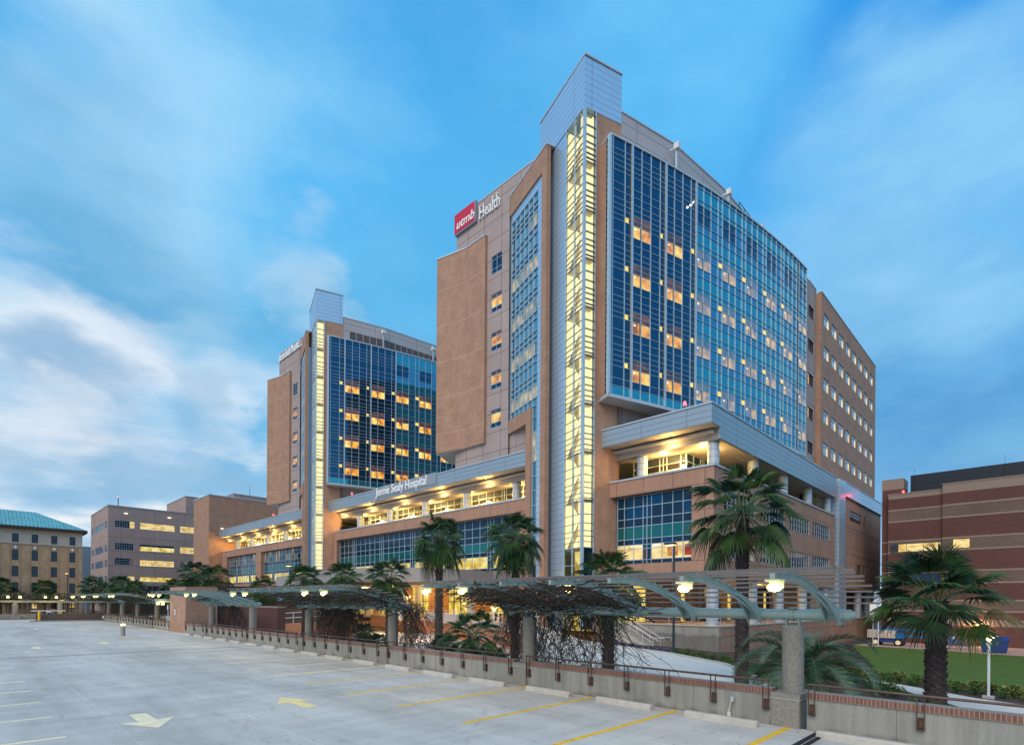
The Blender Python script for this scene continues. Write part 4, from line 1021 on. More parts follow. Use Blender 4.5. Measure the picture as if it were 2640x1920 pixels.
# red aviation beacons and loggia lamps
for x, y in ((44.2, 22.6), (44.4, 80.4), (44.4, 112.0)):
    bc = OP(); bc.cyl(x, y, 19.72, 20.1, 0.05, 0.05, 'mull_dark', 8); bc.cyl(x, y, 20.1, 20.45, 0.15, 0.10, 'lamp_red', 12); bc.build('beacon', pod)
WARM = (1.0, 0.60, 0.17)
for i, (x, y) in enumerate(lcols[:1] + lcols[2:]):
    for dy in ((-1.0, 1.0) if i else (1.3,)):
        lp = OP(); lp.cyl(x+0.5, y+dy, 17.44, 17.54, 0.2, 0.2, 'lamp_warm', 12); lp.build('ceiling_lamp', pod)
    o = point_light('loggia_light', (47.9-PD[0], y+(1.6 if i == 0 else 1.4)-PD[1], 16.6-PD[2]), WARM, 1150, 0.3, pod)
    o = point_light('soffit_light', (45.0-PD[0], y+(3.5 if i == 0 else 4.0)-PD[1], 17.0-PD[2]), WARM, 230, 0.15, pod)
lp = OP(); lp.cyl(47.6, 26.4, 17.44, 17.54, 0.2, 0.2, 'lamp_warm', 12); lp.build('ceiling_lamp', pod)
point_light('loggia_light', (47.6-PD[0], 26.4-PD[1], 16.7-PD[2]), WARM, 1150, 0.3, pod)
for y in (48, 57, 66, 75, 84, 104, 116, 130): point_light('lobby_light', (46.6-PD[0], y-PD[1], 4.4-PD[2]), WARM, 900, 0.4, pod)
point_light('lobby_light', (49-PD[0], 36-PD[1], 4.2-PD[2]), WARM, 500, 0.4, pod)
for x in (52, 66, 90): point_light('colonnade_light', (x-PD[0], 24.5-PD[1], 4.3-PD[2]), WARM, 260, 0.4, pod)

# raised terrace, its retaining walls and steps
TR = (45.6, 20.0, -1.5)
ter = thing('terrace', 'raised concrete and tile terrace with thin railing under the near corner of the hospital', 'terrace', TR)
t_ = MB(TR); t_.box(45.75, 104, 20.15, 31.5, 0.55, 0.87, 'pink_walk'); t_.build('terrace_floor', ter)
t_ = MB(TR); t_.box(45.6, 45.9, 20.0, 31.5, -2.5, 0.86, 'stained'); t_.box(45.5, 46.0, 19.93, 31.5, 0.86, 0.95, 'concrete_pale'); t_.build('concrete_wall', ter)
t_ = MB(TR); t_.box(45.9, 104, 19.97, 20.3, -3.2, 0.83, 'precast'); t_.box(45.9, 104, 19.90, 20.4, 0.83, 0.945, 'curb'); t_.build('tiled_wall', ter)
t_ = MB(TR)
for x in [46.2+2.2*i for i in range(26)]: t_.cyl(x, 20.15, 0.94, 1.95, 0.022, 0.022, 'coping', 6)
for y in [20.4+2.2*i for i in range(4)]: t_.cyl(45.75, y, 0.94, 1.95, 0.022, 0.022, 'coping', 6)
for z in (1.25, 1.6, 1.95): t_.tube([(45.75, 28.5, z), (45.75, 20.15, z), (103, 20.15, z)], 0.022, 'coping', 6)
t_.build('railing', ter)
STR = (44.9, 27.6, -1.2)
stp = thing('outdoor_stair', 'straight concrete stair with pale handrails against the grey terrace wall', 'stairs', STR)
t_ = MB(STR); n = 12
for i in range(n):
    y1 = 29.6 - 0.33*i; z = 0.87 - (i+1)*0.17
    t_.box(44.1, 45.55, y1-0.33, y1, -1.6, z, 'concrete_pale')
t_.box(44.1, 45.55, 29.6, 31.3, -1.6, 0.87, 'concrete_pale'); t_.build('steps', stp)
for x in (44.15, 45.45):
    h_ = MB(STR); h_.tube([(x, 30.5, 1.8), (x, 29.5, 1.75), (x, 25.6, -0.28), (x, 24.4, -0.28), (x, 24.4, -0.5)], 0.03, 'white_metal', 6)
    h_.tube([(x, 30.5, 1.35), (x, 29.5, 1.3), (x, 25.6, -0.7)], 0.02, 'white_metal', 6)
    for y, z in ((29.5, 0.87), (28.0, 0.0), (26.6, -0.75), (25.5, -1.15)): h_.cyl(x, y, z-0.1, z+0.88, 0.022, 0.022, 'white_metal', 6)
    h_.build('handrail', stp)
# entrance plaza with the porte-cochere roof
PZ = (36.0, 60.0, -0.6)
plz = thing('entrance_plaza', 'raised brick-walled forecourt glowing orange before the hospital entrance', 'forecourt', PZ)
w1 = at_z(1335, 1627, 0.9); w2 = at_z(1205, 1608, 0.9); w3 = at_z(1095, 1597, 0.9); w4 = at_z(955, 1584, 0.9)
front = [(w1.x, w1.y), (w2.x, w2.y), (w3.x, w3.y), (w4.x, w4.y)]
t_ = MB(PZ); t_.prism([(p[0]+0.3, p[1]) for p in front] + [(50.2, w4.y), (50.2, 41.2), (42.5, 41.2), (41.5, 38)], 0.3, 0.86, 'pink_walk'); t_.build('paving', plz)
t_ = MB(PZ); tc_ = MB(PZ)
for a, b in zip(front, front[1:]):
    fr = Fr(b, (a[0]-b[0], a[1]-b[1])); Lq = math.hypot(a[0]-b[0], a[1]-b[1])
    t_.fbox(fr, 0, Lq, -0.4, 0.0, -1.5, 0.84, 'plaza_brick'); tc_.fbox(fr, -0.02, Lq+0.02, -0.45, 0.06, 0.84, 1.0, 'concrete_pale')
t_.build('brick_wall', plz); tc_.build('wall_coping', plz)
t_ = MB(PZ)
for a, b in zip(front, front[1:]):
    fr = Fr(b, (a[0]-b[0], a[1]-b[1])); Lq = math.hypot(a[0]-b[0], a[1]-b[1])
    for z in (1.35, 1.7, 2.0): t_.fbox(fr, 0, Lq, -0.25, -0.21, z, z+0.035, 'white_metal')
    s = 0.2
    while s < Lq: t_.fbox(fr, s, s+0.04, -0.26, -0.2, 1.0, 2.0, 'white_metal'); s += 1.9
t_.build('railing', plz)
t_ = MB(PZ); t_.fbox(Fr((34.5, 46.5), (-5.8, -14)), 0, 13, 0, 0.25, 0.86, 1.75, 'sign_grey'); t_.build('ramp_wall', plz)
for q in ((w1.x-2.6, w1.y+3.0), (w2.x-2.6, w2.y+3), (w3.x-3, w3.y+2)): point_light('wall_light', (q[0]-PZ[0], q[1]-PZ[1], 0.4-PZ[2]), (1.0, 0.42, 0.12), 170, 0.3, plz)
mbq = MB(); 
rows = [[(20.0, 20.5, -0.62), (38.4, 23.0, -0.95)], [(26.5, 27.0, -0.5), (41, 31.4, -0.6)], [(29.3, 33.0, 0.1), (42.0, 35.5, 0.1)], [(31.5, 39.0, 0.87), (43.5, 41.5, 0.87)]]
vs = []; 
for r in rows:
    for i in range(7): t = i/6; vs.append(tuple(r[0][k]+(r[1][k]-r[0][k])*t + (0.03 if k == 2 else 0) for k in range(3)))
mbq.add(vs, [(j*7+i, j*7+i+1, j*7+7+i+1, j*7+7+i) for j in range(3) for i in range(6)], 'drive'); tag(mbq.build('driveway_ramp'), kind='structure')
EC = (36.0, 60.0, 4.9)
ecn = thing('entrance_canopy', 'broad flat grey canopy over the hospital entrance, lit gold from beneath', 'canopy', EC)
t_ = MB(EC); poly = [(44.75, 43.6), (42.2, 44.6), (36.4, 43.9), (32.5, 44.9), (29.6, 48.0), (28.6, 54), (29.3, 64), (32.3, 80.4), (44.75, 83)]
t_.prism(poly[::-1], 4.95, 6.3, 'beam', 'soffit'); t_.build('roof_slab', ecn)
t_ = MB(EC); t_.prism([(38, 47), (33, 49), (31.5, 56), (33, 70), (38, 74)][::-1], 4.6, 4.95, 'beam', 'soffit'); t_.build('lower_soffit', ecn)
for x, y in ((33.4, 49.8), (33.0, 59.0), (34.5, 69.5), (41.5, 47.6), (41.5, 58), (41.5, 70)):
    t_ = MB(EC); t_.cyl(x, y, 0.8, 4.95, 0.42, 0.42, 'coping', 20); t_.build('column', ecn)
for x, y in ((36, 48), (35.2, 54), (36, 62), (37, 72), (40, 51)): point_light('canopy_light', (x-EC[0], y-EC[1], 4.2-EC[2]), WARM, 420, 0.3, ecn)
for i in range(5):
    b_ = at_z(1258+ (0, 20, 31, 52, 70)[i], 1598+(0, 1, 5, 3, 6)[i], 0.9)
    bo = MB((b_.x, b_.y, 0.87)); bo.cyl(b_.x, b_.y, 0.87, 1.75, 0.11, 0.11, 'black', 12); bo.cyl(b_.x, b_.y, 1.75, 1.8, 0.11, 0.05, 'black', 12)
    o = bo.build('bollard'); o.location = (b_.x, b_.y, 0.87)
    tag(o, '%s black bollard from the left on the lit forecourt' % ORD[i], 'bollard', 'black bollards on the forecourt')
# ------------------------------------------------------------------ other buildings
def top(mb, name, label, cat, group=None):
    o = mb.build(name); o.location = mb.off; return tag(o, label, cat, group)
# red brick building on the right
RB = (92.0, 5.0, -2.4)
rb = thing('red_brick_building', 'dark red brick building with thin pale stone bands and a black rooftop screen', 'building', RB)
bands = [(-3.0, 0.2, 'red_brick'), (0.2, 1.05, 'lime'), (1.05, 2.1, 'red_brick'), (2.1, 3.5, 'grey_brick'), (3.5, 5.8, 'red_brick'), (5.8, 7.4, 'grey_brick'), (7.4, 10.15, 'red_brick'),
         (10.15, 11.75, 'grey_brick'), (11.75, 14.5, 'red_brick'), (14.5, 16.1, 'grey_brick'), (16.1, 17.7, 'red_brick')]
lines_z = [2.1, 3.5, 5.8, 7.4, 10.15, 11.75, 14.5, 16.1]
fB1 = Fr((91.5, 0), (0, -1)); fB2 = Fr((92.0, 0), (0, -1)); fB3 = Fr((92.9, 0), (0, -1))
def banded(mb, fr, s0, s1, top_z, holes):
    for (a, b, mt) in bands:
        hs = [(h[0], h[1], max(h[2], a), min(h[3], b)) for h in holes if h[2] < b and h[3] > a]
        holed_wall(mb, fr, s0, s1, a, min(b, top_z), hs, 0.25, mt)
    holed_wall(mb, fr, s0, s1, 17.7, top_z, [], 0.1, 'lime')
    for z in lines_z:
        segs_ = [(s0, s1)]
        for h in holes:
            if h[2] - 0.1 < z < h[3] + 0.05:
                segs_ = [q for (u, v) in segs_ for q in ((u, min(v, h[0])), (max(u, h[1]), v)) if q[1] > q[0]]
        for (u, v) in segs_: mb.fbox(fr, u, v, -0.05, 0.03, z-0.11, z+0.11, 'lime')
m1 = MB(RB)
h1 = [(-8.95, -7.15, 10.28, 11.63), (-8.1, -7.05, -2.4, -0.35), (-6.3, -5.3, -2.4, -0.35), (-16, -15, 0, 0)][:3]
h1[0] = (-8.95, -7.15, 10.3, 11.6)
banded(m1, fB1, -10.0, 45, 18.85, h1)
m1.fquad(Fr((92.5, 10.0), (-1, 0)), 0, 1.0, 0, -3, 18.85, 'red_brick')
h2 = [(-15.84, -10.2, 10.2, 11.4), (-15.8, -10.2, 5.9, 7.2)]
banded(m1, fB2, -16.1, -10.0, 18.3, h2)
m1.fbox(fB3, -17.0, -14.5, -3, 0, -3, 19.2, 'red_brick'); m1.fbox(fB3, -17.03, -14.45, -3.05, 0.04, 19.2, 20.7, 'lime')
for z in (5.8, 7.4, 10.15, 11.75): m1.fbox(fB3, -17, -16.15, 0, 0.03, z-0.1, z+0.1, 'lime')
m1.box(92.6, 130, -45, 16.0, -3, 18.2, 'red_brick')
wl = m1.build('banded_wall', rb)
m1 = MB(RB); m1.fbox(fB1, -10.05, 45, -1, 0.06, 18.85, 19.0, 'lime'); m1.fbox(fB2, -16.15, -10.05, -1, 0.06, 18.3, 18.45, 'lime'); m1.build('parapet_coping', rb)
m1 = MB(RB); m1.box(95.0, 96, -45, 14.0, 17.8, 21.3, 'screen')
for y in [-44+2.5*i for i in range(24)]: m1.box(94.97, 95.0, y-0.04, y+0.04, 18, 21.3, 'black')
m1.build('rooftop_screen', rb)
def wobj(base, fr, h, nc, nr, gm, parent, gfun=None, frame='mull_dark', rec=0.15):
    f_ = MB(base); g_ = MB(base); a, b, c, d = h
    window_mb(f_, g_, fr, a, b, c, d, [a+(b-a)*i/nc for i in range(1, nc)], [c+(d-c)*i/nr for i in range(1, nr)], gm, frame=frame, rec=rec, gfun=gfun)
    w_ = f_.build('window', parent); g_.build('pane', w_); return w_
wobj(RB, fB1, h1[0], 1, 1, 'lit_office', rb); wobj(RB, fB2, h2[0], 3, 1, 'lit_office', rb, gfun=lambda i, j: 'lit_office'); wobj(RB, fB2, h2[1], 3, 1, 'dark_glass', rb)
m1 = MB(RB); m1.fbox(fB2, -15.78, -14.9, -0.12, -0.08, 10.28, 11.32, 'mull_dark'); m1.build('window_shade', rb)
for h in h1[1:]:
    m1 = MB(RB); m1.fbox(fB1, h[0]+0.06, h[1]-0.06, -0.2, -0.15, -2.38, -0.4, 'door_brown'); d_ = m1.build('door', rb)
    m1 = MB(RB); m1.fbox(fB1, h[1]-0.2, h[1]-0.12, -0.15, -0.08, -1.45, -1.35, 'coping'); m1.build('handle', d_)
m1 = MB(RB); m1.fbox(fB1, -6.6, -6.2, -0.0, 0.22, 0.1, 0.42, 'lamp_orange'); m1.build('wall_lamp', rb)
point_light('wall_lamp_light', (91.0-92, 6.4-5, 0.1+2.4), (1.0, 0.50, 0.13), 300, 0.1, rb)
m1 = MB(RB); m1.fbox(fB3, -14.6, -14.35, 0.02, 0.3, 18.6, 18.9, 'lamp_red'); m1.build('beacon', rb); point_light('band_glow_light', (92.0-92, 18.4-5, 18.9+2.4), (1.0, 0.03, 0.08), 45, 0.1, rb)  # unseen red lamp added away from the beacon, to tint the wing's metal band
for y in (13.5, 4, -3, 1):
    m1 = MB(RB); m1.cyl(94.5, y, 18, 22.3, 0.025, 0.015, 'black', 6); m1.build('lightning_rod', rb)
m1 = MB(RB); m1.cyl(91.2, 11.5, -0.1, 0.2, 0.28, 0.28, 'mull_dark', 16); m1.build('wall_fan', rb)

# old buff-brick building with a green copper roof on the left
YO = 151.8
OB = (10.0, YO, -1.0)
ob = thing('old_brick_building', 'old buff brick building with a green copper hip roof at the far left', 'building', OB)
fO = Fr((0, YO), (1, 0))
cx = [7.26-3.1*i for i in range(1, 14)][::-1] + [7.26, 10.3, 13.43, 16.49]
rowz = [(14.6, 16.4), (10.87, 13.0), (7.5, 9.7), (4.15, 6.3), (0.8, 2.9)]
holes_all = [(x, x+1.02, z0, z1) for x in cx for (z0, z1) in rowz]
m1 = MB(OB)
holed_wall(m1, fO, -60, 18.7, -2, 14.25, [h for h in holes_all if h[3] < 14], 0.22, 'old_brick')
holed_wall(m1, fO, -60, 18.7, 14.25, 17.4, [h for h in holes_all if h[2] > 14], 0.22, 'render')
m1.fbox(fO, -60, 18.75, -0.1, 0.08, 14.15, 14.35, 'lime')
m1.fquad(Fr((18.7, YO), (0, 1)), 0, 14, 0, -2, 17.4, 'old_brick')
for x in cx:
    for k in (-0.28, 1.3): m1.fbox(fO, x+k-0.05, x+k+0.05, 0, 0.05, 0.5, 14.1, 'brick')
for z in (10.7, 7.35, 4.0):
    for x in cx: m1.fbox(fO, x-0.1, x+1.12, 0, 0.05, z-0.12, z+0.05, 'brick_band')
m1.build('wall', ob)
m1 = MB(OB)
E0, E1, EB = -62, 19.5, YO-0.9
rp = [(E0, EB, 17.95), (E1, EB, 17.95), (E1, YO+14.8, 17.95), (E0, YO+14.8, 17.95), (E0, YO+6.9, 21.9), (11.3, YO+6.9, 21.9)]
m1.add(rp, [(0,1,5,4), (1,2,5), (2,3,4,5)], 'copper')
for i in range(130):
    x = E0 + i*0.62; t0 = 1.0 if x < 11.3 else max(0.0, (E1-x)/(E1-11.3))
    y2 = EB + (YO+6.9-EB)*t0; z2 = 17.95 + (21.9-17.95)*t0
    if t0 > 0.05: m1.add([(x-0.04, EB, 17.96), (x+0.04, EB, 17.96), (x+0.04, EB, 18.05), (x-0.04, EB, 18.05), (x-0.04, y2, z2+0.01), (x+0.04, y2, z2+0.01), (x+0.04, y2, z2+0.1), (x-0.04, y2, z2+0.1)], [(3,2,6,7), (0,3,7,4), (1,5,6,2)], 'copper')
rf = m1.build('roof', ob)
m1 = MB(OB); m1.box(E0, E1, EB, YO+14.7, 17.35, 17.94, 'eave'); m1.build('eave', ob)
m1 = MB(OB); m1.box(0.2, 5.4, 160, 164, 17, 26.8, 'old_brick'); m1.box(0.1, 5.5, 159.9, 164.1, 26.8, 27.1, 'lime'); m1.build('chimney', ob)
pr = None
for x in cx[5:]:
    for (z0, z1) in rowz:
        f_ = MB((x, YO, z0)); g_ = MB((x, YO, z0)); ltw = (abs(x-7.26) < 0.1 and z0 == 7.5)
        h = (x, x+1.02, z0, z1)
        window_mb(f_, g_, fO, *h, [], [(z0+z1)/2], 'dark_glass', frame='eave', rec=0.15, fw=0.1, bar=0.09, gfun=(lambda i, j: 'lit_office' if (ltw and j == 0 and False) else 'dark_glass') )
        w_ = f_.build('window', ob); w_.location = (x-OB[0], 0, z0-OB[2]); g_.build('pane', w_)
for (x, z) in ((10.4, 0.9), (16.6, 1.0), (16.6, 1.7)):
    m1 = MB(OB); m1.fbox(fO, x, x+0.85, -0.11, -0.09, z, z+0.55+0.5*(x < 11), 'lit_office'); m1.build('lit_pane', ob)
for x in cx[8:]:
    m1 = MB(OB); m1.fbox(fO, x+0.05, x+0.95, 0.0, 0.06, 13.2, 14.0, 'lime'); m1.fbox(fO, x+0.42, x+0.58, 0.06, 0.09, 13.3, 13.9, 'sign_white'); m1.fbox(fO, x+0.2, x+0.8, 0.06, 0.085, 13.52, 13.68, 'sign_white'); m1.build('stone_plaque', ob)

# mauve office block
MO = (31.0, 202.1, -1.0)
mo_ = thing('mauve_office_building', 'plain mauve block with ribbon windows, many lit yellow, left of the hospital', 'building', MO)
fM = Fr((31.0, 202.1), (1, 0)); fN = Fr((31.0, 202.1), (0, -1))
mh = [(1.65, 6.7, 24.9, 27.0), (8.1, 17.6, 24.9, 26.95), (19.1, 23.2, 24.9, 27.0), (1.7, 6.5, 18.05, 20.2), (8.1, 17.5, 18.1, 20.2), (19.1, 23.2, 18.1, 20.2),
      (1.7, 6.6, 13.45, 15.6), (8.1, 17.5, 13.4, 15.3), (19.2, 23.2, 13.4, 15.4), (4.3, 6.8, 8.4, 10.1), (8.1, 17.5, 8.5, 10.0), (19.2, 23, 8.5, 10)]
m1 = MB(MO); holed_wall(m1, fM, 0, 27, -2, 31.3, mh, 0.3, 'mauve')
nh = [(-29.0, -24.5, z, z+2.1) for z in (24.5, 17.4, 12.8, 8.0)] + [(-22.0, -8.0, z, z+2.2) for z in (24.5, 17.4, 12.8, 8.0)] + [(-5.2, -1.4, z, z+2.2) for z in (24.5, 17.4, 12.8, 8.0)]
holed_wall(m1, fN, -31, 0, -2, 31.3, nh, 0.3, 'mauve'); m1.box(31.3, 58, 202.5, 232, -2, 31.1, 'mauve')
m1.build('wall', mo_)
m1 = MB(MO); m1.fbox(fM, -0.05, 27, -0.5, 0.08, 31.3, 31.5, 'beam'); m1.fbox(fN, -31, -0.0, -0.5, 0.08, 31.3, 31.5, 'beam'); m1.build('coping', mo_)
m1 = MB(MO); m1.box(55, 80, 215, 240, 25, 39.0, 'mauve'); m1.box(54.9, 80, 214.9, 240, 39.0, 39.3, 'beam'); m1.build('roof_block', mo_)
litm = ['dark_glass', 'lit_office', 'lit_office', 'dark_glass', 'lit_lobby', 'lit_office', 'dark_glass', 'lit_office', 'lit_blind', 'lit_office', 'lit_lobby', 'lit_office']
for n_, h in enumerate(mh):
    def gf_(i, j, n_=n_):
        if n_ in (0, 9): return 'lit_office' if i >= (6 if n_ == 0 else 2) else 'dark_glass'
        if n_ == 6: return 'lit_dim' if i > 5 else 'dark_glass'
        if n_ == 4: return 'dark_glass' if j == 2 else 'lit_lobby'
        return litm[n_]
    wobj(MO, fM, h, 8 if h[1]-h[0] < 6 else 12, 3, litm[n_], mo_, gfun=gf_, frame='mull')
for h in nh: wobj(MO, fN, h, 3 if h[1]-h[0] < 6 else 9, 3, 'dark_glass', mo_, frame='mull')
for s_ in (4.0, 15.6):
    m1 = MB(MO); m1.fbox(fM, s_, s_+0.9, 0.0, 0.3, 29.2, 29.45, 'lit_fluor'); m1.build('wall_light', mo_)
m1 = MB(MO); m1.cyl(33.7, 203.5, 31.3, 34.2, 0.12, 0.10, 'black', 8); m1.cyl(33.7, 203.5, 34.2, 34.5, 0.16, 0.1, 'lamp_red', 8); m1.build('vent_pipe', mo_)
# brick and mauve block closing the hospital on the left
LB = (41.8, 144.0, -1.0)
lb = thing('brick_end_block', 'windowless tan brick block with a louvred wing between mauve offices and far tower', 'building', LB)
m1 = MB(LB); m1.prism([(41.8,144.0),(48.6,144.0),(60,144.0),(60,158),(41.8,156.2)], -1, 28.2, 'brick'); m1.build('brick_wall', lb)
m1 = MB(LB); m1.prism([(41.7,143.9),(60,143.9),(60,158),(41.7,156.3)], 28.2, 28.45, 'coping'); m1.build('coping', lb)
m1 = MB(LB); m1.box(49.5, 90, 150.5, 175, -1, 30.4, 'mauve'); m1.box(49.4, 90, 150.4, 175, 30.4, 30.6, 'beam'); wg_ = m1.build('mauve_wing', lb)
m1 = MB(LB)
for i in range(9): m1.box(53.5+3.0*i, 56.35+3.0*i, 150.44, 150.5, 22.7, 27.3, 'louvre')
m1.build('louvre', wg_)
m1 = MB(LB); m1.box(41.7, 42, 144.05, 158, 12.0, 24.5, 'blue'); m1.build('side_window', lb) if False else None
m1 = MB(LB); m1.cyl(54, 152, 30.6, 33.6, 0.06, 0.04, 'black', 6); m1.box(62, 63.8, 151, 152, 30.6, 31.6, 'black'); m1.build('roof_vent', wg_)
m1 = MB(LB); m1.box(44.4, 45.0, 143.6, 143.99, 20.3, 20.45, 'lit_fluor'); m1.build('wall_light', lb)
# low glazed link in front of the mauve block, and a distant pale block between the two left buildings
GL = (28.0, 170.0, -1.0)
gl_ = thing('glass_link', 'low dark glazed link with a flat roof in front of the mauve office block', 'building', GL)
m1 = MB(GL); m1.box(26, 56, 171, 180, -1, 6.6, 'grey_brick'); m1.box(25.6, 56, 170.6, 180, 6.6, 7.2, 'beam'); m1.build('wall', gl_)
f_ = MB(GL); g_ = MB(GL); window_mb(f_, g_, Fr((26, 171), (1, 0)), 0.3, 29, 2.6, 6.5, [0.3+1.6*i for i in range(1, 18)], [4.4], 'dark_glass', rec=-0.06); w_ = f_.build('window', gl_); g_.build('pane', w_)
DB = (20.0, 255.0, -1.0)
db = thing('distant_pale_building', 'distant pale building with a glass bay seen between the two left blocks', 'building', DB)
m1 = MB(DB); m1.box(5, 60, 255, 275, -1, 22.5, 'fascia'); m1.build('wall', db)
m1 = MB(DB); m1.box(25.5, 30.5, 254.7, 255, 15, 21, 'blue'); m1.build('window', db)

# ------------------------------------------------------------------ deck edge wall, rail, wheel stops
KP = 0.969                      # the pergolas are drawn at 14.4 m and set at 13.95 m, over the wall
CY = [4.46 + 8.83*k for k in range(11)]; CW = [y*KP for y in CY]
WL = (13.7, 20.0, 0.0)
dw = thing('parking_deck_wall', 'low concrete deck wall with red brick cap and bronze handrail along the stalls', 'wall', WL)
def wall_bay(y0, y1, nb):
    m1 = MB(WL); m1.box(13.5, 13.75, y0, y1, -0.9, 0.72, 'stained'); m1.build('concrete_panel', dw)
    m1 = MB(WL); m1.box(13.46, 13.79, y0, y1, 0.72, 0.86, 'cap_brick'); m1.build('brick_cap', dw)
    m1 = MB(WL); m1.tube([(13.40, y0+0.04, 1.05), (13.40, y1-0.04, 1.05)], 0.028, 'rail', 8); m1.build('handrail', dw)
    for i in range(nb):
        y = y0+0.12 + (y1-y0-0.24)*i/(nb-1)
        m1 = MB(WL)
        for d in (-0.062, 0.062): m1.box(13.388, 13.412, y+d-0.010, y+d+0.010, 0.36, 1.04, 'rail')
        m1.box(13.392, 13.5, y-0.07, y+0.07, 0.36, 0.378, 'rail'); m1.box(13.44, 13.5, y-0.05, y+0.05, 0.378, 0.60, 'rust'); m1.box(13.43, 13.44, y-0.03, y+0.03, 0.42, 0.5, 'rail')
        m1.build('rail_bracket', dw)
wall_bay(-4.25, 3.88, 5); wall_bay(-12.8, -4.85, 5)
for k in range(0, 5): wall_bay(CW[k]+0.31, CW[k+1]-0.31, 7)
wall_bay(CW[5]+0.31, 52.4, 3); wall_bay(57.8, CW[7]-0.31, 6)
for k in range(7, 10): wall_bay(CW[k]+0.31, CW[k+1]-0.31, 6)
# a stub of white drain pipe low on the wall
m1 = MB((13.4, 5.6, 0)); m1.tube([(13.5, 5.55, 0.52), (13.41, 5.56, 0.50), (13.40, 5.62, 0.2), (13.40, 5.62, 0.16)], 0.035, 'concrete_pale', 8); m1.cyl(13.40, 5.62, 0.02, 0.18, 0.045, 0.045, 'white_metal', 10); m1.cyl(13.43, 5.555, 0.44, 0.56, 0.048, 0.048, 'coping', 10)
top(m1, 'drain_pipe', 'short grey and white drain pipe on the wall beside the nearest concrete pier', 'pipe')
stops = [2.62] + [4.26+2.76*k+1.38 for k in range(0, 17)]
st0 = None
for k, y in enumerate(stops):
    if k == 0: lab = 'pale concrete wheel stop cut by the right edge of the photo, beyond the black joint'
    elif k == 1: lab = 'nearest whole concrete wheel stop, beside the white drain pipe'
    else: lab = '%s concrete wheel stop along the wall, counted from the one beside the drain pipe' % ORD[k-1]
    if y > 50: y += 0.3
    if st0 is None or k == 1:
        m1 = MB((12.95, y, 0)); x0 = 12.88; L2 = 0.90; rnd = random.Random(k)
        prof = [(-0.105, 0), (-0.095, 0.11), (-0.06, 0.155), (0.06, 0.155), (0.095, 0.11), (0.105, 0)]
        ys = [-L2, -L2+0.02, -L2*0.5, 0, L2*0.5, L2-0.02, L2]; vs = []
        for yy in ys:
            sc_ = 0.9 if abs(abs(yy)-L2) < 0.001 else 1.0
            for (a, b) in prof: vs.append((12.95+a*sc_+rnd.uniform(-.004,.004), y+yy, b*sc_+rnd.uniform(-.003,.003) if b > 0 else 0.0))
        fs = []
        for i in range(len(ys)-1):
            for j in range(5): fs.append((i*6+j, i*6+j+1, (i+1)*6+j+1, (i+1)*6+j))
        fs += [tuple(range(5,-1,-1)), tuple(range(36, 42))]
        m1.add(vs, fs, 'concrete_pale')
        if k == 0:
            st0 = top(m1, 'wheel_stop', lab, 'wheel stop', 'concrete wheel stops along the deck wall'); continue
    c = st0.copy(); COL.objects.link(c); c.location = (12.95 + random.uniform(-.05, .05), y, 0); c.rotation_euler = (0, 0, R(random.uniform(-1.6, 1.6))); c['label'] = lab

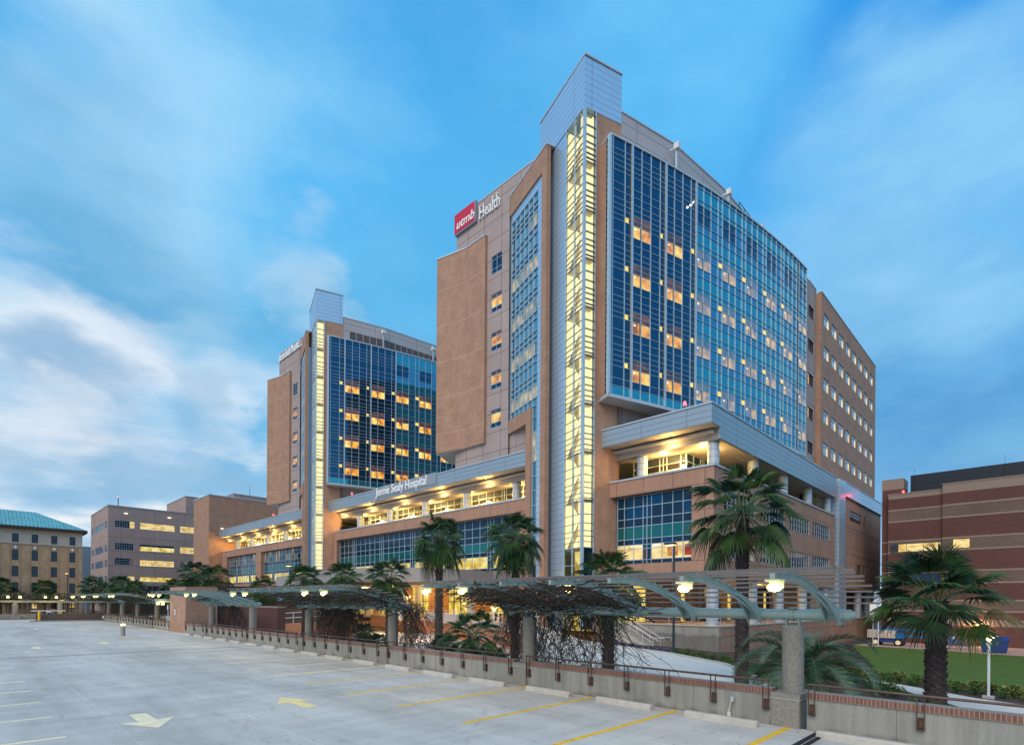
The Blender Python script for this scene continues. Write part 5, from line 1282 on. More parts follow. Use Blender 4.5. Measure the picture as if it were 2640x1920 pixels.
# ------------------------------------------------------------------ steel pergolas over the deck wall
def setk(o):
    l = o.location; o.location = (l[0]*KP, l[1]*KP, CAM_H + (l[2]-CAM_H)*KP); o.scale = (KP, KP, KP)
def pergola(k0, k1, idx, label, lamps_on=True, n_ribs=7, axis=None):
    y0, y1 = CY[k0]-0.90, CY[k1]+0.90
    B = (14.4, (y0+y1)/2, 0.0)
    pg = thing('steel_pergola', label, 'pergola', B, group='steel pergolas over the deck wall')
    m1 = MB(B); m1.tube([(14.4, y0-0.35, 2.6), (14.4, y1+0.35, 2.6)], 0.135, 'steel_green', 20); m1.build('pipe_beam', pg, smooth=False)
    m1 = MB(B)
    for yy, s_ in ((y0-0.35, -1), (y1+0.35, 1)): m1.tube([(14.4, yy, 2.6), (14.4, yy+s_*0.05, 2.6), (14.4, yy+s_*0.10, 2.6)], [0.10, 0.09, 0.02], 'steel_green', 12)
    m1.build('end_cap', pg)
    ribs = [y0 + (y1-y0)*i/(n_ribs-1) for i in range(n_ribs)]
    arcx = [10.35, 10.7, 11.1, 11.5, 11.9, 12.3, 12.7, 13.1, 13.5, 13.9, 14.25, 14.5]
    def arcz(x): return lerp_tab(x, [(10.35,3.40),(10.9,3.44),(11.5,3.43),(12.0,3.39),(12.5,3.30),(13.0,3.18),(13.5,3.03),(14.0,2.86),(14.5,2.66)])
    for i, y in enumerate(ribs):
        m1 = MB(B)
        up = [(x, arcz(x)) for x in arcx]; lo = [(x-0.02, arcz(x) - (0.09 + 0.05*min(1, max(0, (x-10.6)/1.8)))) for x in arcx]
        prof = up + lo[::-1]
        n = len(arcx)
        for a in range(n-1):   # quads along the arc: web between two flanges
            (xa, za), (xb, zb) = up[a], up[a+1]; (xc, zc), (xd, zd) = lo[a], lo[a+1]
            for (w, z1, z2) in ((0.012, 0, 1),):
                vs = [(xa, y-0.045, za), (xb, y-0.045, zb), (xb, y+0.045, zb), (xa, y+0.045, za), (xa, y-0.045, za-0.018), (xb, y-0.045, zb-0.018), (xb, y+0.045, zb-0.018), (xa, y+0.045, za-0.018)]
                m1.add(vs, [(0,1,2,3),(7,6,5,4),(0,4,5,1),(3,2,6,7)], 'steel_green')
                vs = [(xc, y-0.045, zc), (xd, y-0.045, zd), (xd, y+0.045, zd), (xc, y+0.045, zc), (xc, y-0.045, zc-0.018), (xd, y-0.045, zd-0.018), (xd, y+0.045, zd-0.018), (xc, y+0.045, zc-0.018)]
                m1.add(vs, [(0,1,2,3),(7,6,5,4),(0,4,5,1),(3,2,6,7)], 'steel_green')
                vs = [(xa, y-0.03, za-0.018), (xb, y-0.03, zb-0.018), (xd, y-0.03, zd), (xc, y-0.03, zc), (xa, y+0.03, za-0.018), (xb, y+0.03, zb-0.018), (xd, y+0.03, zd), (xc, y+0.03, zc)]
                m1.add(vs, [(0,3,2,1),(4,5,6,7)], 'steel_green')
        m1.box(10.34, 10.36, y-0.045, y+0.045, 3.29, 3.41, 'steel_green')
        for x in [10.7+0.33*q for q in range(11)]: m1.box(x-0.03, x+0.03, y-0.02, y+0.02, arcz(x), arcz(x)+0.055, 'steel_green')
        rb_ = m1.build('rib', pg)
        m1 = MB(B)         # pair of curved plates clasping the pipe
        for d in (-0.16, 0.16):
            path = [(12.75, 3.10), (13.1, 3.02), (13.45, 2.90), (13.75, 2.74), (13.98, 2.60), (14.12, 2.46), (14.20, 2.38)]
            out = [(13.0, 3.14), (13.4, 3.03), (13.75, 2.92), (14.05, 2.84), (14.2, 2.76), (14.27, 2.55), (14.27, 2.40)]
            for a in range(len(path)-1):
                t0 = a/(len(path)-1); t1 = (a+1)/(len(path)-1)
                da = d*(0.25+0.75*t0); dbb = d*(0.25+0.75*t1)
                q = [(path[a][0], y+da, path[a][1]), (path[a+1][0], y+dbb, path[a+1][1]), (out[a+1][0], y+dbb, out[a+1][1]), (out[a][0], y+da, out[a][1])]
                e_ = 0.014
                vs = [(p[0], p[1]-e_, p[2]) for p in q] + [(p[0], p[1]+e_, p[2]) for p in q]
                m1.add(vs, [(0,1,2,3),(7,6,5,4),(0,4,5,1),(1,5,6,2),(2,6,7,3),(3,7,4,0)], 'steel_green')
        m1.tube([(14.4, y-0.19, 2.6), (14.4, y+0.19, 2.6)], 0.15, 'steel_green', 20)
        m1.build('bracket', rb_)
    xs = [10.52+0.36*i for i in range(11)]
    for i, x in enumerate(xs):
        z = arcz(min(x, 14.4)) + 0.075
        m1 = MB(B); w = 0.07 if i < 1 else 0.026
        m1.box(x-w, x+w, y0-0.95-0.06*(i%2), y1+0.95, z-0.02, z+0.02, 'slat'); m1.build('slat', pg)
    for k in range(k0, k1+1):
        y = CY[k]
        m1 = MB(B); m1.cyl(14.4, y, 0.72, 2.30, 0.245, 0.245, 'grit', 28); cl_ = m1.build('column', pg)
        m1 = MB(B); m1.box(14.4-0.07, 14.4+0.07, y-0.16, y-0.13, 2.28, 2.55, 'steel_green'); m1.box(14.4-0.07, 14.4+0.07, y+0.13, y+0.16, 2.28, 2.55, 'steel_green'); m1.box(14.25, 14.55, y-0.2, y+0.2, 2.30, 2.325, 'steel_green')
        m1.tube([(14.4, y-0.02, 2.6), (14.4, y+0.02, 2.6)], 0.16, 'steel_green', 20); m1.box(14.3, 14.5, y-0.1, y+0.1, 2.75, 2.775, 'steel_green'); m1.build('saddle', cl_)
        m1 = MB(B); m1.box(13.86, 14.94, y-0.315, y+0.315, -0.9, 0.575, 'grit'); m1.box(13.84, 14.96, y-0.33, y+0.33, 0.575, 0.59, 'curb'); m1.box(13.85, 14.95, y-0.325, y+0.325, 0.59, 0.72, 'grit')
        m1.build('pier', cl_)
    # floodlights hang under the tips of the two ribs either side of each column
    for k in range(k0, k1+1):
        for y in sorted(ribs, key=lambda r: abs(r-CY[k]))[:2]:
            m1 = MB(B); m1.box(10.33, 10.60, y-0.13, y+0.13, 3.26, 3.30, 'lamplit_glow'); m1.box(10.55, 10.60, y-0.12, y+0.12, 3.15, 3.26, 'lamplit_glow'); lm = m1.build('lamp', pg)
            m1 = MB(B); m1.tube([(10.44, y-0.12, 3.16), (10.44, y-0.09, 3.16), (10.44, y, 3.155), (10.44, y+0.09, 3.16), (10.44, y+0.12, 3.16)], [0.03, 0.064, 0.078, 0.064, 0.03], 'lamp_glow', 14); m1.build('globe', lm, smooth=True)
            point_light('lamp_light', (10.44-B[0], y-B[1], 3.02-B[2]), (1.0, 0.88, 0.40), 12 if k < 5 else 10, 0.08, pg)
    setk(pg); return pg
pergola(0, 1, 0, 'nearest pergola section, right ribs bare, left end wrapped in brown vine')
pergola(2, 3, 1, 'second pergola section, a curtain of brown vine hanging at its right end')
pergola(4, 5, 2, 'third pergola section, bare green ribs beside the brick stair enclosure')
pergola(7, 8, 3, 'fourth pergola section, just beyond the brick stair enclosure, covered in leafy vine')
pergola(9, 10, 4, 'fifth pergola section, at the far corner of the deck above dark hedge')
# cross arm of the pergola at the far end of the deck
FB = (2.0, 101.5, 0.0)
fp = thing('far_pergola', 'heavy vine-covered pergola on stout concrete columns across the far end of the deck', 'pergola', FB)
m1 = MB(FB); m1.box(-60, 17.0, 101.0, 101.7, 2.35, 2.65, 'concrete'); m1.build('beam', fp)
fcol = [10.0, 5.2] + [5.2-4.8*i for i in range(1, 8)]
for x in fcol:
    m1 = MB(FB); m1.cyl(x, 101.3, 0.6, 2.35, 0.32, 0.32, 'grit', 18); c_ = m1.build('column', fp)
    m1 = MB(FB); m1.box(x-0.55, x+0.55, 100.7, 101.9, -0.9, 0.62, 'grit'); m1.build('pier', c_)
m1 = MB(FB); m1.box(-60, 11.5, 101.2, 101.5, -0.9, 0.75, 'concrete'); m1.build('low_wall', fp)
rnd = random.Random(5); m1 = MB(FB)
for i in range(2600):
    x = rnd.uniform(-45, 13.5); y = rnd.uniform(100.0, 103.6); z = 2.75 + 0.75*rnd.random()**0.7*(1-abs(y-101.6)/4) ; a = rnd.uniform(0, 6.28); b = rnd.uniform(-.3, .3); l = rnd.uniform(.3, .8)
    m1.add([(x,y,z),(x+l*math.cos(a),y+l*math.sin(a)*.6,z+b),(x+l*math.cos(a)*.5+.1,y+.1,z+b+.16)], [(0,1,2)], 'vine' if rnd.random() < .72 else 'vine_leaf')
for i in range(900):
    x = rnd.uniform(-45, 12.5); z0 = 2.6; l = rnd.uniform(.5, 2.2)
    if min(abs(x-c) for c in fcol) > 3.0 and rnd.random() < .7: continue
    m1.box(x-.018, x+.018, 101.9, 101.94, z0-l, z0, 'vine')
m1.build('vine', fp)
for px in (22, 56, 128, 161):
    p = at_d(px, 1540, 72.5); m1 = MB(FB); m1.cyl(p.x, 100.2, 3.0, 3.25, 0.16, 0.10, 'lamp_glow', 12); m1.build('lamp', fp); point_light('lamp_light', (p.x-FB[0], 99.8-FB[1], 2.9), (1.0, 0.80, 0.35), 25, 0.1, fp)
for n_, px in enumerate((194, 221, 252)):
    b_ = at_d(px, 1540, 84)
    l2 = thing('bracket_lamp', '%s starlike lamp from the left in the row above the deck entrance' % ORD[n_], 'street lamp', (b_.x, b_.y, -0.6), group='lamps above the deck entrance')
    m1 = MB(l2.location); m1.cyl(b_.x, b_.y, -0.6, 3.0, 0.05, 0.05, 'steel_green', 8); m1.build('post', l2)
    m1 = MB(l2.location); m1.cyl(b_.x-0.35, b_.y, 2.95, 3.2, 0.15, 0.1, 'lamp_glow', 10); m1.cyl(b_.x+0.35, b_.y, 2.95, 3.2, 0.15, 0.1, 'lamp_glow', 10); m1.box(b_.x-.4, b_.x+.4, b_.y-.03, b_.y+.03, 3.2, 3.26, 'steel_green'); m1.build('lamp_head', l2)

# brick stair enclosure on the deck edge
SE = (16.5, 54.8, 0.0)
se = thing('brick_stair_enclosure', 'square brown brick stair enclosure with a small white sign, rising from the deck wall', 'building', SE)
m1 = MB(SE); m1.box(13.5, 16.0, 52.6, 57.6, -0.9, 4.0, 'brick'); m1.build('brick_pier', se)
m1 = MB(SE); m1.box(16.0, 30.0, 53.2, 57.4, -0.9, 3.7, 'grey_brick'); m1.box(15.9, 31.0, 52.7, 58, 3.7, 4.15, 'eave'); m1.build('brick_wall', se)
m1 = MB(SE)
for i in range(6): m1.box(17+2.0*i, 18.8+2.0*i, 52.66, 52.72, 2.8, 3.66, 'sky_glass')
m1.build('clerestory_window', se)
m1 = MB(SE); m1.box(13.46, 13.5, 55.7, 56.1, 1.5, 2.0, 'sign_white'); m1.box(13.45, 13.46, 55.84, 55.98, 1.6, 1.9, 'black'); m1.build('sign', se)
m1 = MB(SE); m1.box(13.3, 16.2, 57.7, 62.0, 2.62, 2.78, 'lamplit_glow'); m1.box(13.2, 16.3, 57.6, 62.1, 2.78, 2.95, 'steel_green'); m1.build('entrance_roof', se)  # underside glows yellow in place of the lamp light on it
m1 = MB(SE); m1.cyl(14.4, 58.9, 0.0, 2.6, 0.28, 0.28, 'yellow2', 18); m1.build('column', se)  # yellow lamp light on this column is put into its colour
for y in (58.8, 60.6):
    m1 = MB(SE); m1.cyl(13.2, y, 2.4, 2.6, 0.14, 0.1, 'lamp_glow', 10); m1.build('lamp', se)
point_light('lamp_light', (13.0-SE[0], 59.7-SE[1], 2.2), (1.0, 0.85, 0.35), 45, 0.1, se)
m1 = MB((16.9, 46.5, -0.6)); m1.box(16.6, 17.2, 41.0, 52.5, -0.9, 2.3, 'red_brick'); m1.box(16.55, 17.25, 40.95, 52.5, 2.3, 2.42, 'lime')
top(m1, 'garden_wall', 'tall dark red brick garden wall behind the third pergola', 'wall')
# ------------------------------------------------------------------ palms
def fan_leaf(mb, base, d, up, R_, n, mat, rnd, lpet, pdroop=0.0, split=0.45, droop=0.35, spread=100):
    """a costapalmate fan: petiole, then n folded segments radiating from its tip"""
    d = d.normalized(); side = d.cross(Vector((0,0,1)))
    if side.length < 1e-3: side = Vector((1,0,0))
    side.normalize(); nrm = side.cross(d).normalized()
    mid = base + d*(lpet*0.55) + Vector((0,0,-pdroop*0.25*lpet)); tip = base + d*lpet + Vector((0,0,-pdroop*lpet))
    mb.tube([base, mid, tip], [0.022, 0.018, 0.013], 'petiole', 4, cap=False)
    d2 = (tip-mid).normalized(); nrm = side.cross(d2).normalized()
    roll = rnd.uniform(-.35, .35); side2 = (side*math.cos(roll) + nrm*math.sin(roll)).normalized(); nrm2 = side2.cross(d2).normalized()
    vs = []; fs = []; mats = mat
    for i in range(n):
        a = R(-spread + 2*spread*(i+0.5)/n) + rnd.uniform(-.02, .02); da = R(spread/n)*0.96
        l = R_*(0.72 + 0.28*math.cos(a*0.8))*rnd.uniform(.90, 1.06)
        dirc = d2*math.cos(a) + side2*math.sin(a)
        def P(ang, r, lift):
            q = tip + (d2*math.cos(ang)+side2*math.sin(ang))*r
            q = q + nrm2*(lift - 0.10*abs(math.sin(ang))*r*0.9)
            t = r/R_
            q = q + Vector((0, 0, -droop*R_*(max(0, t-split*0.6))**2*1.5))
            return q
        r1, r2, r3 = l*split, l*0.75, l
        w = 1.0
        b = len(vs)
        vs += [P(a, 0.02, 0), P(a-da, r1, -0.01), P(a, r1, 0.035*R_), P(a+da, r1, -0.01)]
        jit = rnd.uniform(-.05, .05)
        if rnd.random() < 0.07: l *= rnd.uniform(.6, .85); r2, r3 = l*0.75, l
        vs += [P(a-da*0.42+jit, r2, -0.01), P(a+jit, r2, 0.02*R_), P(a+da*0.42+jit, r2, -0.01), P(a+jit*2, r3, -0.02-rnd.uniform(0,.05)*R_)]
        fs += [(b, b+1, b+2), (b, b+2, b+3), (b+1, b+4, b+5, b+2), (b+2, b+5, b+6, b+3), (b+4, b+7, b+5), (b+5, b+7, b+6)]
    mb.add([tuple(v) for v in vs], fs, mat)
    return tip
def crown_mesh(seed, n_leaf=34, R_=0.95, lpet=0.9, nseg=22, low=-62, dry=6, wind=0.0, ds=1.0):
    rnd = random.Random(seed); mb = MB(); sk = MB()
    for i in range(n_leaf):
        t = (i+0.5)/n_leaf; az = i*2.39996 + rnd.uniform(-.25, .25)
        el = 82 - (82-low)*t**0.85 + rnd.uniform(-7, 7)
        d = Vector((math.cos(az)*math.cos(R(el)), math.sin(az)*math.cos(R(el)), math.sin(R(el))))
        d = d + Vector((wind, -wind, 0))
        mat = 'leaf1' if rnd.random() < 0.55 - 0.30*t else 'leaf2'
        if t > 0.8 and rnd.random() < 0.3: mat = 'leaf3'
        base = Vector((math.cos(az)*0.12, math.sin(az)*0.12, -0.05 - 0.35*t))
        fan_leaf(mb, base, d, None, R_*rnd.uniform(.78, 1.12), nseg, mat, rnd, lpet*rnd.uniform(.65, 1.2), pdroop=(rnd.uniform(.02,.16)+0.28*t)*ds, droop=(rnd.uniform(.30,.65)+0.40*t)*ds, split=rnd.uniform(.38,.5), spread=rnd.uniform(78,108))
    for i in range(dry):
        az = i*2.39996+1; el = rnd.uniform(-82, -60)
        d = Vector((math.cos(az)*math.cos(R(el)), math.sin(az)*math.cos(R(el)), math.sin(R(el))))
        fan_leaf(sk, Vector((math.cos(az)*0.15, math.sin(az)*0.15, -0.45)), d, None, R_*0.75, 12, 'leaf3', rnd, lpet*0.5, droop=0.5, spread=55)
    return mb, sk
def mesh_of(mb, name):
    o = mb.build(name); me = o.data; bpy.data.objects.remove(o); return me
def trunk_mb(h, r0, r1, seed, boots=True, dark=False, lean=0.0, boot_from=0.0):
    rnd = random.Random(seed); m = MB(); n = 16; pts = []; rad = []
    k = max(6, int(h/0.35))
    for i in range(k+1):
        t = i/k; z = h*t; flare = 1+0.35*max(0, 1-z/0.5)
        pts.append((lean*t*t*h, rnd.uniform(-.01,.01), z)); rad.append((r0+(r1-r0)*t)*flare*(1+0.03*math.sin(z*9)))
    m.tube(pts, rad, 'trunk', n)
    st = MB()
    if boots:
        z = boot_from*h + 0.15; a = rnd.uniform(0, 6.28)
        while z < h-0.02:
            t = z/h; r = (r0+(r1-r0)*t)*0.97; a += 2.39996; cx = lean*t*t*h
            L_ = rnd.uniform(.10, .20)*(1.0+0.6*(t > .8)); w = 0.07*r/0.2+0.02; tilt = rnd.uniform(.35, .75)
            ux, uy = math.cos(a), math.sin(a); tx, ty = -uy, ux
            b0 = (cx+ux*r, uy*r, z)
            tipp = (cx+ux*(r+L_*tilt), uy*(r+L_*tilt), z+L_*1.0)
            vs = [(b0[0]+tx*w, b0[1]+ty*w, b0[2]), (b0[0]-tx*w, b0[1]-ty*w, b0[2]), (tipp[0]-tx*w*.45, tipp[1]-ty*w*.45, tipp[2]), (tipp[0]+tx*w*.45, tipp[1]+ty*w*.45, tipp[2]),
                  (cx+ux*r*0.8, uy*r*0.8, z+0.10), (b0[0]+ux*.02, b0[1]+uy*.02, z-0.03)]
            st.add(vs, [(0,1,2,3),(0,3,4),(1,4,2),(3,2,4),(0,5,1)], 'boot_dark' if dark else 'boot'); z += 0.020*(r0/0.2)**0.3 if r0 > .3 else 0.026
    return m, st
CR = []
for sd in (11, 23, 37, 51):
    a, b = crown_mesh(sd, n_leaf=50 if sd != 51 else 38, wind=0.12)
    CR.append((mesh_of(a, 'crown'), mesh_of(b, 'frond_skirt')))
big_a, big_b = crown_mesh(77, n_leaf=38, R_=0.9, lpet=1.05, nseg=30, low=-48, dry=2, wind=0.14, ds=0.85)
CRB = (mesh_of(big_a, 'crown'), mesh_of(big_b, 'frond_skirt'))
big_a, big_b = crown_mesh(91, n_leaf=34, R_=1.15, lpet=1.15, nseg=34, low=-16, dry=0, wind=0.12, ds=0.55)
CRC = (mesh_of(big_a, 'crown'), mesh_of(big_b, 'frond_skirt'))
def palm(x, y, zc, label, r_crown, ci, r0=0.2, r1=0.15, dark=False, boots=True, group='fan palms along the driveway', zrot=None, seed=0, lean=0.0, boot_from=0.0):
    z0 = zg(x, y) - 0.05; h = zc - 0.25 - z0
    p = thing('fan_palm', label, 'palm tree', (x, y, z0), 0, group)
    m, st = trunk_mb(h, r0, r1, seed+3, boots, dark, lean, boot_from); t_ = m.build('trunk', p, smooth=True)
    if boots: st.build('leaf_bases', t_)
    cr = CR[ci] if isinstance(ci, int) else ci
    for me in cr:
        o = bpy.data.objects.new(me.name.split('.')[0], me); COL.objects.link(o); par(o, p)
        o.location = (lean*h, 0, h+0.3); s = r_crown/1.85; o.scale = (s, s, s*0.95); o.rotation_euler = (0, 0, (zrot if zrot is not None else seed*1.7))
    return p
palm(25.24, 10.01, 7.35, 'tallest dark fan palm before the right podium wall, above the bare pergola ribs', 2.65, CRB, 0.27, 0.22, dark=True, seed=1, zrot=0.4)
palm(27.6, 3.2, 3.2, 'thick-trunked short fan palm on the right, fronds against the red brick building', 2.12, CRC, 0.34, 0.30, dark=True, seed=2, zrot=2.75)
palm(20.93, 14.38, 4.1, 'fan palm whose crown stands before the base of the glass stair corner', 1.85, 0, 0.24, 0.18, dark=True, seed=3)
palm(21.49, 20.93, 6.6, 'tall fan palm just left of the near tower brick fin, trunk wrapped in vine', 1.9, 1, 0.22, 0.16, seed=4, zrot=2.0)
palm(21.0, 27.13, 6.95, 'tall fan palm standing under the end of the white canopy letters', 1.95, 2, 0.23, 0.17, seed=5, zrot=0.5)
palm(19.9, 31.09, 4.55, 'lower fan palm in front of the left end of the grey entrance canopy', 1.75, 3, 0.2, 0.15, seed=6)
palm(21.72, 40.64, 4.9, 'fan palm behind the lamp pair of the second pergola section', 1.75, 0, 0.2, 0.15, seed=7)
palm(20.4, 44.82, 4.75, 'fan palm in front of the foot of the far stair tower', 1.9, 1, 0.2, 0.15, seed=8)
palm(19.55, 51.39, 4.1, 'small fan palm left of the far stair tower behind the third pergola section', 1.5, 2, 0.18, 0.14, seed=9)
palm(19.3, 64.0, 5.4, 'right one of the two crowded fan palms behind the brick stair enclosure', 2.0, 3, 0.2, 0.15, seed=10)
palm(18.2, 67.5, 5.9, 'left, taller one of the two crowded fan palms behind the brick stair enclosure', 2.1, 1, 0.2, 0.15, seed=11)
palm(17.55, 73.5, 4.3, 'low fan palm at the foot of the mauve block, left of the crowded pair', 1.7, 0, 0.2, 0.15, seed=12)
for i, (px, d, zc, rc, lab) in enumerate(((345, 84, 4.6, 2.1, 'right-hand fan palm of the row before the low glazed link'), (312, 86, 5.2, 2.4, 'middle fan palm of the row before the low glazed link'), (240, 88, 5.0, 2.4, 'fan palm just right of the old buff brick building'),
                              (275, 92, 4.4, 2.0, 'smaller fan palm between two larger ones left of the low glazed link'), (115, 112, 5.3, 2.6, 'fan palm standing before the middle windows of the old buff brick building'), (2, 108, 5.4, 2.9, 'fan palm at the left edge of the photo before the old building'))):
    q = at_d(px, 1540, d); palm(q.x, q.y, zc, lab, rc, i % 4, 0.22, 0.16, seed=20+i, boots=False, group='fan palms beyond the far end of the deck')
palm(15.95, 18.1, 1.45, 'squat fan palm with wide green crown between the first and second pergola sections', 1.55, CRB, 0.17, 0.17, dark=True, seed=31, group='low palms behind the deck wall')
palm(16.3, 20.5, 0.75, 'small dark fan palm left of the squat one behind the deck wall', 1.0, 3, 0.15, 0.13, dark=True, seed=32, boots=False, group='low palms behind the deck wall')
palm(15.9, 16.6, 0.35, 'very small fan palm tucked right of the squat one behind the wall', 0.75, 2, 0.12, 0.12, dark=True, seed=35, boots=False, group='low palms behind the deck wall')
palm(17.2, 29.5, 1.0, 'young fan palm showing over the wall left of the second concrete column group', 0.85, 0, 0.12, 0.10, seed=33, boots=False, group='low palms behind the deck wall')
palm(16.8, 27.4, 0.5, 'low spreading young palm next to the young fan palm over the wall', 0.8, 1, 0.1, 0.09, seed=34, boots=False, group='low palms behind the deck wall')

# feather palm clump beside the first column
def frond(mb, base, az, el, L, rnd, mat='leaf4', nl=46):
    pts = []; p = Vector(base); e = R(el); step = L/14; w = rnd.uniform(-.25, .25)
    for i in range(15):
        pts.append(p.copy()); p = p + Vector((math.cos(az)*math.cos(e), math.sin(az)*math.cos(e), math.sin(e)))*step; e -= R(6.2 + i*0.65); az += w*0.05
    mb.tube(pts, [0.028-0.0016*i for i in range(15)], 'petiole', 4, cap=False)
    for j in range(nl):
        t = 0.14 + 0.86*j/(nl-1); f = t*13.99; i = int(f); q = pts[i].lerp(pts[i+1], f-i) if i < 14 else pts[14]
        d = (pts[min(i+1,14)]-pts[max(i-1,0)]).normalized(); s = d.cross(Vector((0,0,1)))
        if s.length < 1e-3: continue
        s.normalize(); u = s.cross(d)
        ll = 0.62*math.sin(math.pi*(0.12+0.8*t))*rnd.uniform(.85, 1.1)
        for sg_ in (-1, 1):
            v = (s*sg_*0.75 + d*0.62 + u*0.42).normalized(); m_ = q + v*ll*0.55 + Vector((0,0,-0.02)); e_ = q + v*ll + Vector((0,0,-0.16*ll - rnd.uniform(0,.05)))
            wv = d*0.019
            mb.add([tuple(q-wv), tuple(q+wv), tuple(m_+wv*.8), tuple(m_-wv*.8), tuple(e_)], [(0,1,2,3), (3,2,4)], mat)
fpz = (20.3, 6.0, zg(20.3, 6.0))
fe_ = thing('feather_palm', 'big blue-green feather palm arching behind the nearest concrete column', 'palm tree', fpz)
rnd = random.Random(3); m1 = MB(fpz)
for i in range(38):
    az = i*2.39996; t = i/38; frond(m1, (fpz[0]+0.1*math.cos(az), fpz[1]+0.1*math.sin(az), fpz[2]+1.35-0.3*t), az, 86-66*t**0.8+rnd.uniform(-8,8), rnd.uniform(2.2, 3.0), rnd, 'leaf4' if rnd.random() < .7 else 'leaf2')
m1.build('crown', fe_)
m1 = MB(fpz); m1.tube([(fpz[0], fpz[1], fpz[2]-.1), (fpz[0], fpz[1], fpz[2]+.7), (fpz[0], fpz[1], fpz[2]+1.35)], [.34, .3, .24], 'trunk', 14); m1.build('trunk', fe_)

# ------------------------------------------------------------------ vines on the pergolas
def vine(name_label, y0, y1, tangle, curtains, leafy, seed, ytan=None):
    rnd = random.Random(seed); B = (14.4, (y0+y1)/2, -0.6)
    v = thing('climbing_vine', name_label, 'vine', B, group='vines on the pergolas')
    st = MB(B); lf = MB(B)
    def leaf(p, s=0.05, m=None):
        a = rnd.uniform(0, 6.28); b = rnd.uniform(-.8, .8); u = Vector((math.cos(a)*math.cos(b), math.sin(a)*math.cos(b), math.sin(b))); w = u.cross(Vector((rnd.random(), rnd.random(), 1))).normalized()
        lf.add([tuple(p), tuple(p+u*s*.5+w*s*.35), tuple(p+u*s), tuple(p+u*s*.5-w*s*.35)], [(0,1,2,3)], m or ('vine_leaf' if rnd.random() < .7 else 'shrub2'))
    def zsurf(x): return lerp_tab(x, [(10.35,3.42),(11.5,3.45),(12.5,3.33),(13.2,3.15),(14.0,2.9),(14.5,2.7)])
    for i in range(tangle):
        x = rnd.triangular(11.0, 14.7, 13.6); ya, yb = ytan or (y0, y1); y = rnd.uniform(ya, yb); z = zsurf(x) + rnd.uniform(-.28, .07)
        p = Vector((x, y, z)); h = rnd.uniform(0, 6.28); pts = [p.copy()]
        for k in range(rnd.randint(5, 9)):
            h += rnd.uniform(-.9, .9); p = p + Vector((math.cos(h)*.16, math.sin(h)*.2, rnd.uniform(-.10, .075))); p.x = max(10.9, p.x)
            p.z = min(p.z, zsurf(p.x)+0.16); pts.append(p.copy())
        st.tube(pts, 0.010 if rnd.random() < .8 else .024, 'vine', 3, cap=False)
        if rnd.random() < leafy:
            for q in pts: leaf(q+Vector((rnd.uniform(-.1,.1), rnd.uniform(-.1,.1), rnd.uniform(-.08,.08))), rnd.uniform(.05, .12))
    for (cy0, cy1, n, zb, xs0, xs1) in curtains:
        for i in range(n):
            x = rnd.uniform(xs0, xs1); y = rnd.uniform(cy0, cy1); z = rnd.uniform(2.3, 2.75); p = Vector((x, y, z)); pts = [p.copy()]; end = zb + abs(rnd.gauss(0, .45))
            if rnd.random() < .25: end += rnd.uniform(.4, 1.4)
            hx = rnd.uniform(-.05, .05); hy = rnd.uniform(-.05, .05)
            while p.z > end and len(pts) < 40:
                hx += rnd.uniform(-.05, .05); hy += rnd.uniform(-.05, .05); hx *= .8; hy *= .8
                if rnd.random() < .07: hy += rnd.choice((-.16, .16))
                p = p + Vector((hx, hy, -rnd.uniform(.07, .13))); p.x = max(p.x, 14.35); pts.append(p.copy())
            st.tube(pts, [0.012*(1-.4*k/len(pts)) for k in range(len(pts))], 'vine', 3, cap=False)
            for q in pts[::2]:
                if rnd.random() < leafy*0.9+0.10: leaf(q+Vector((rnd.uniform(-.06,.06), rnd.uniform(-.06,.06), 0)), rnd.uniform(.04, .10), 'vine' if rnd.random() > leafy+.35 else None)
                if rnd.random() < .5:
                    e_ = q + Vector((rnd.uniform(-.14,.14), rnd.uniform(-.14,.14), rnd.uniform(-.06,.10))); st.tube([q, q.lerp(e_, .5)+Vector((0,0,.03)), e_], 0.007, 'vine', 3, cap=False)
            if rnd.random() < .05: leaf(pts[len(pts)//2], .10, 'bloom')
    st.build('stems', v); lf.build('leaves', v); setk(v)
vine('leafless brown vine over the left end of the nearest pergola', 8.6, 14.4, 620, [(9.9, 13.2, 170, -0.2, 14.3, 15.1), (13.9, 14.7, 60, -0.6, 14.4, 15.4)], 0.22, 61, (8.9, 14.6))
vine('thick brown vine wrapped round a tall palm trunk near the first pergola', 19.5, 22.5, 0, [(20.4, 21.6, 110, -0.6, 21.1, 21.9)], 0.05, 62)
vine('green and brown vine drooping from the right end of the second pergola', 20.6, 31.5, 620, [(20.2, 21.3, 110, -0.4, 13.9, 15.0), (26.5, 30.3, 330, -0.2, 14.4, 15.3)], 0.6, 63, (20.4, 31.6))
vine('green vine strands before the dark brick garden wall under the third pergola', 38.5, 48.5, 60, [(43.8, 46.5, 120, -0.2, 14.5, 15.2)], 0.7, 64, (44, 48))
vine('leafy vine draped over the fourth pergola section beyond the brick stair enclosure', 65, 76, 420, [(64.5, 76.5, 240, 0.2, 14.4, 15.4)], 0.9, 65)
vine('leafy vine draped over the fifth pergola section at the far corner', 83, 94, 300, [(83, 94, 200, 0.2, 14.4, 15.4)], 0.9, 66)

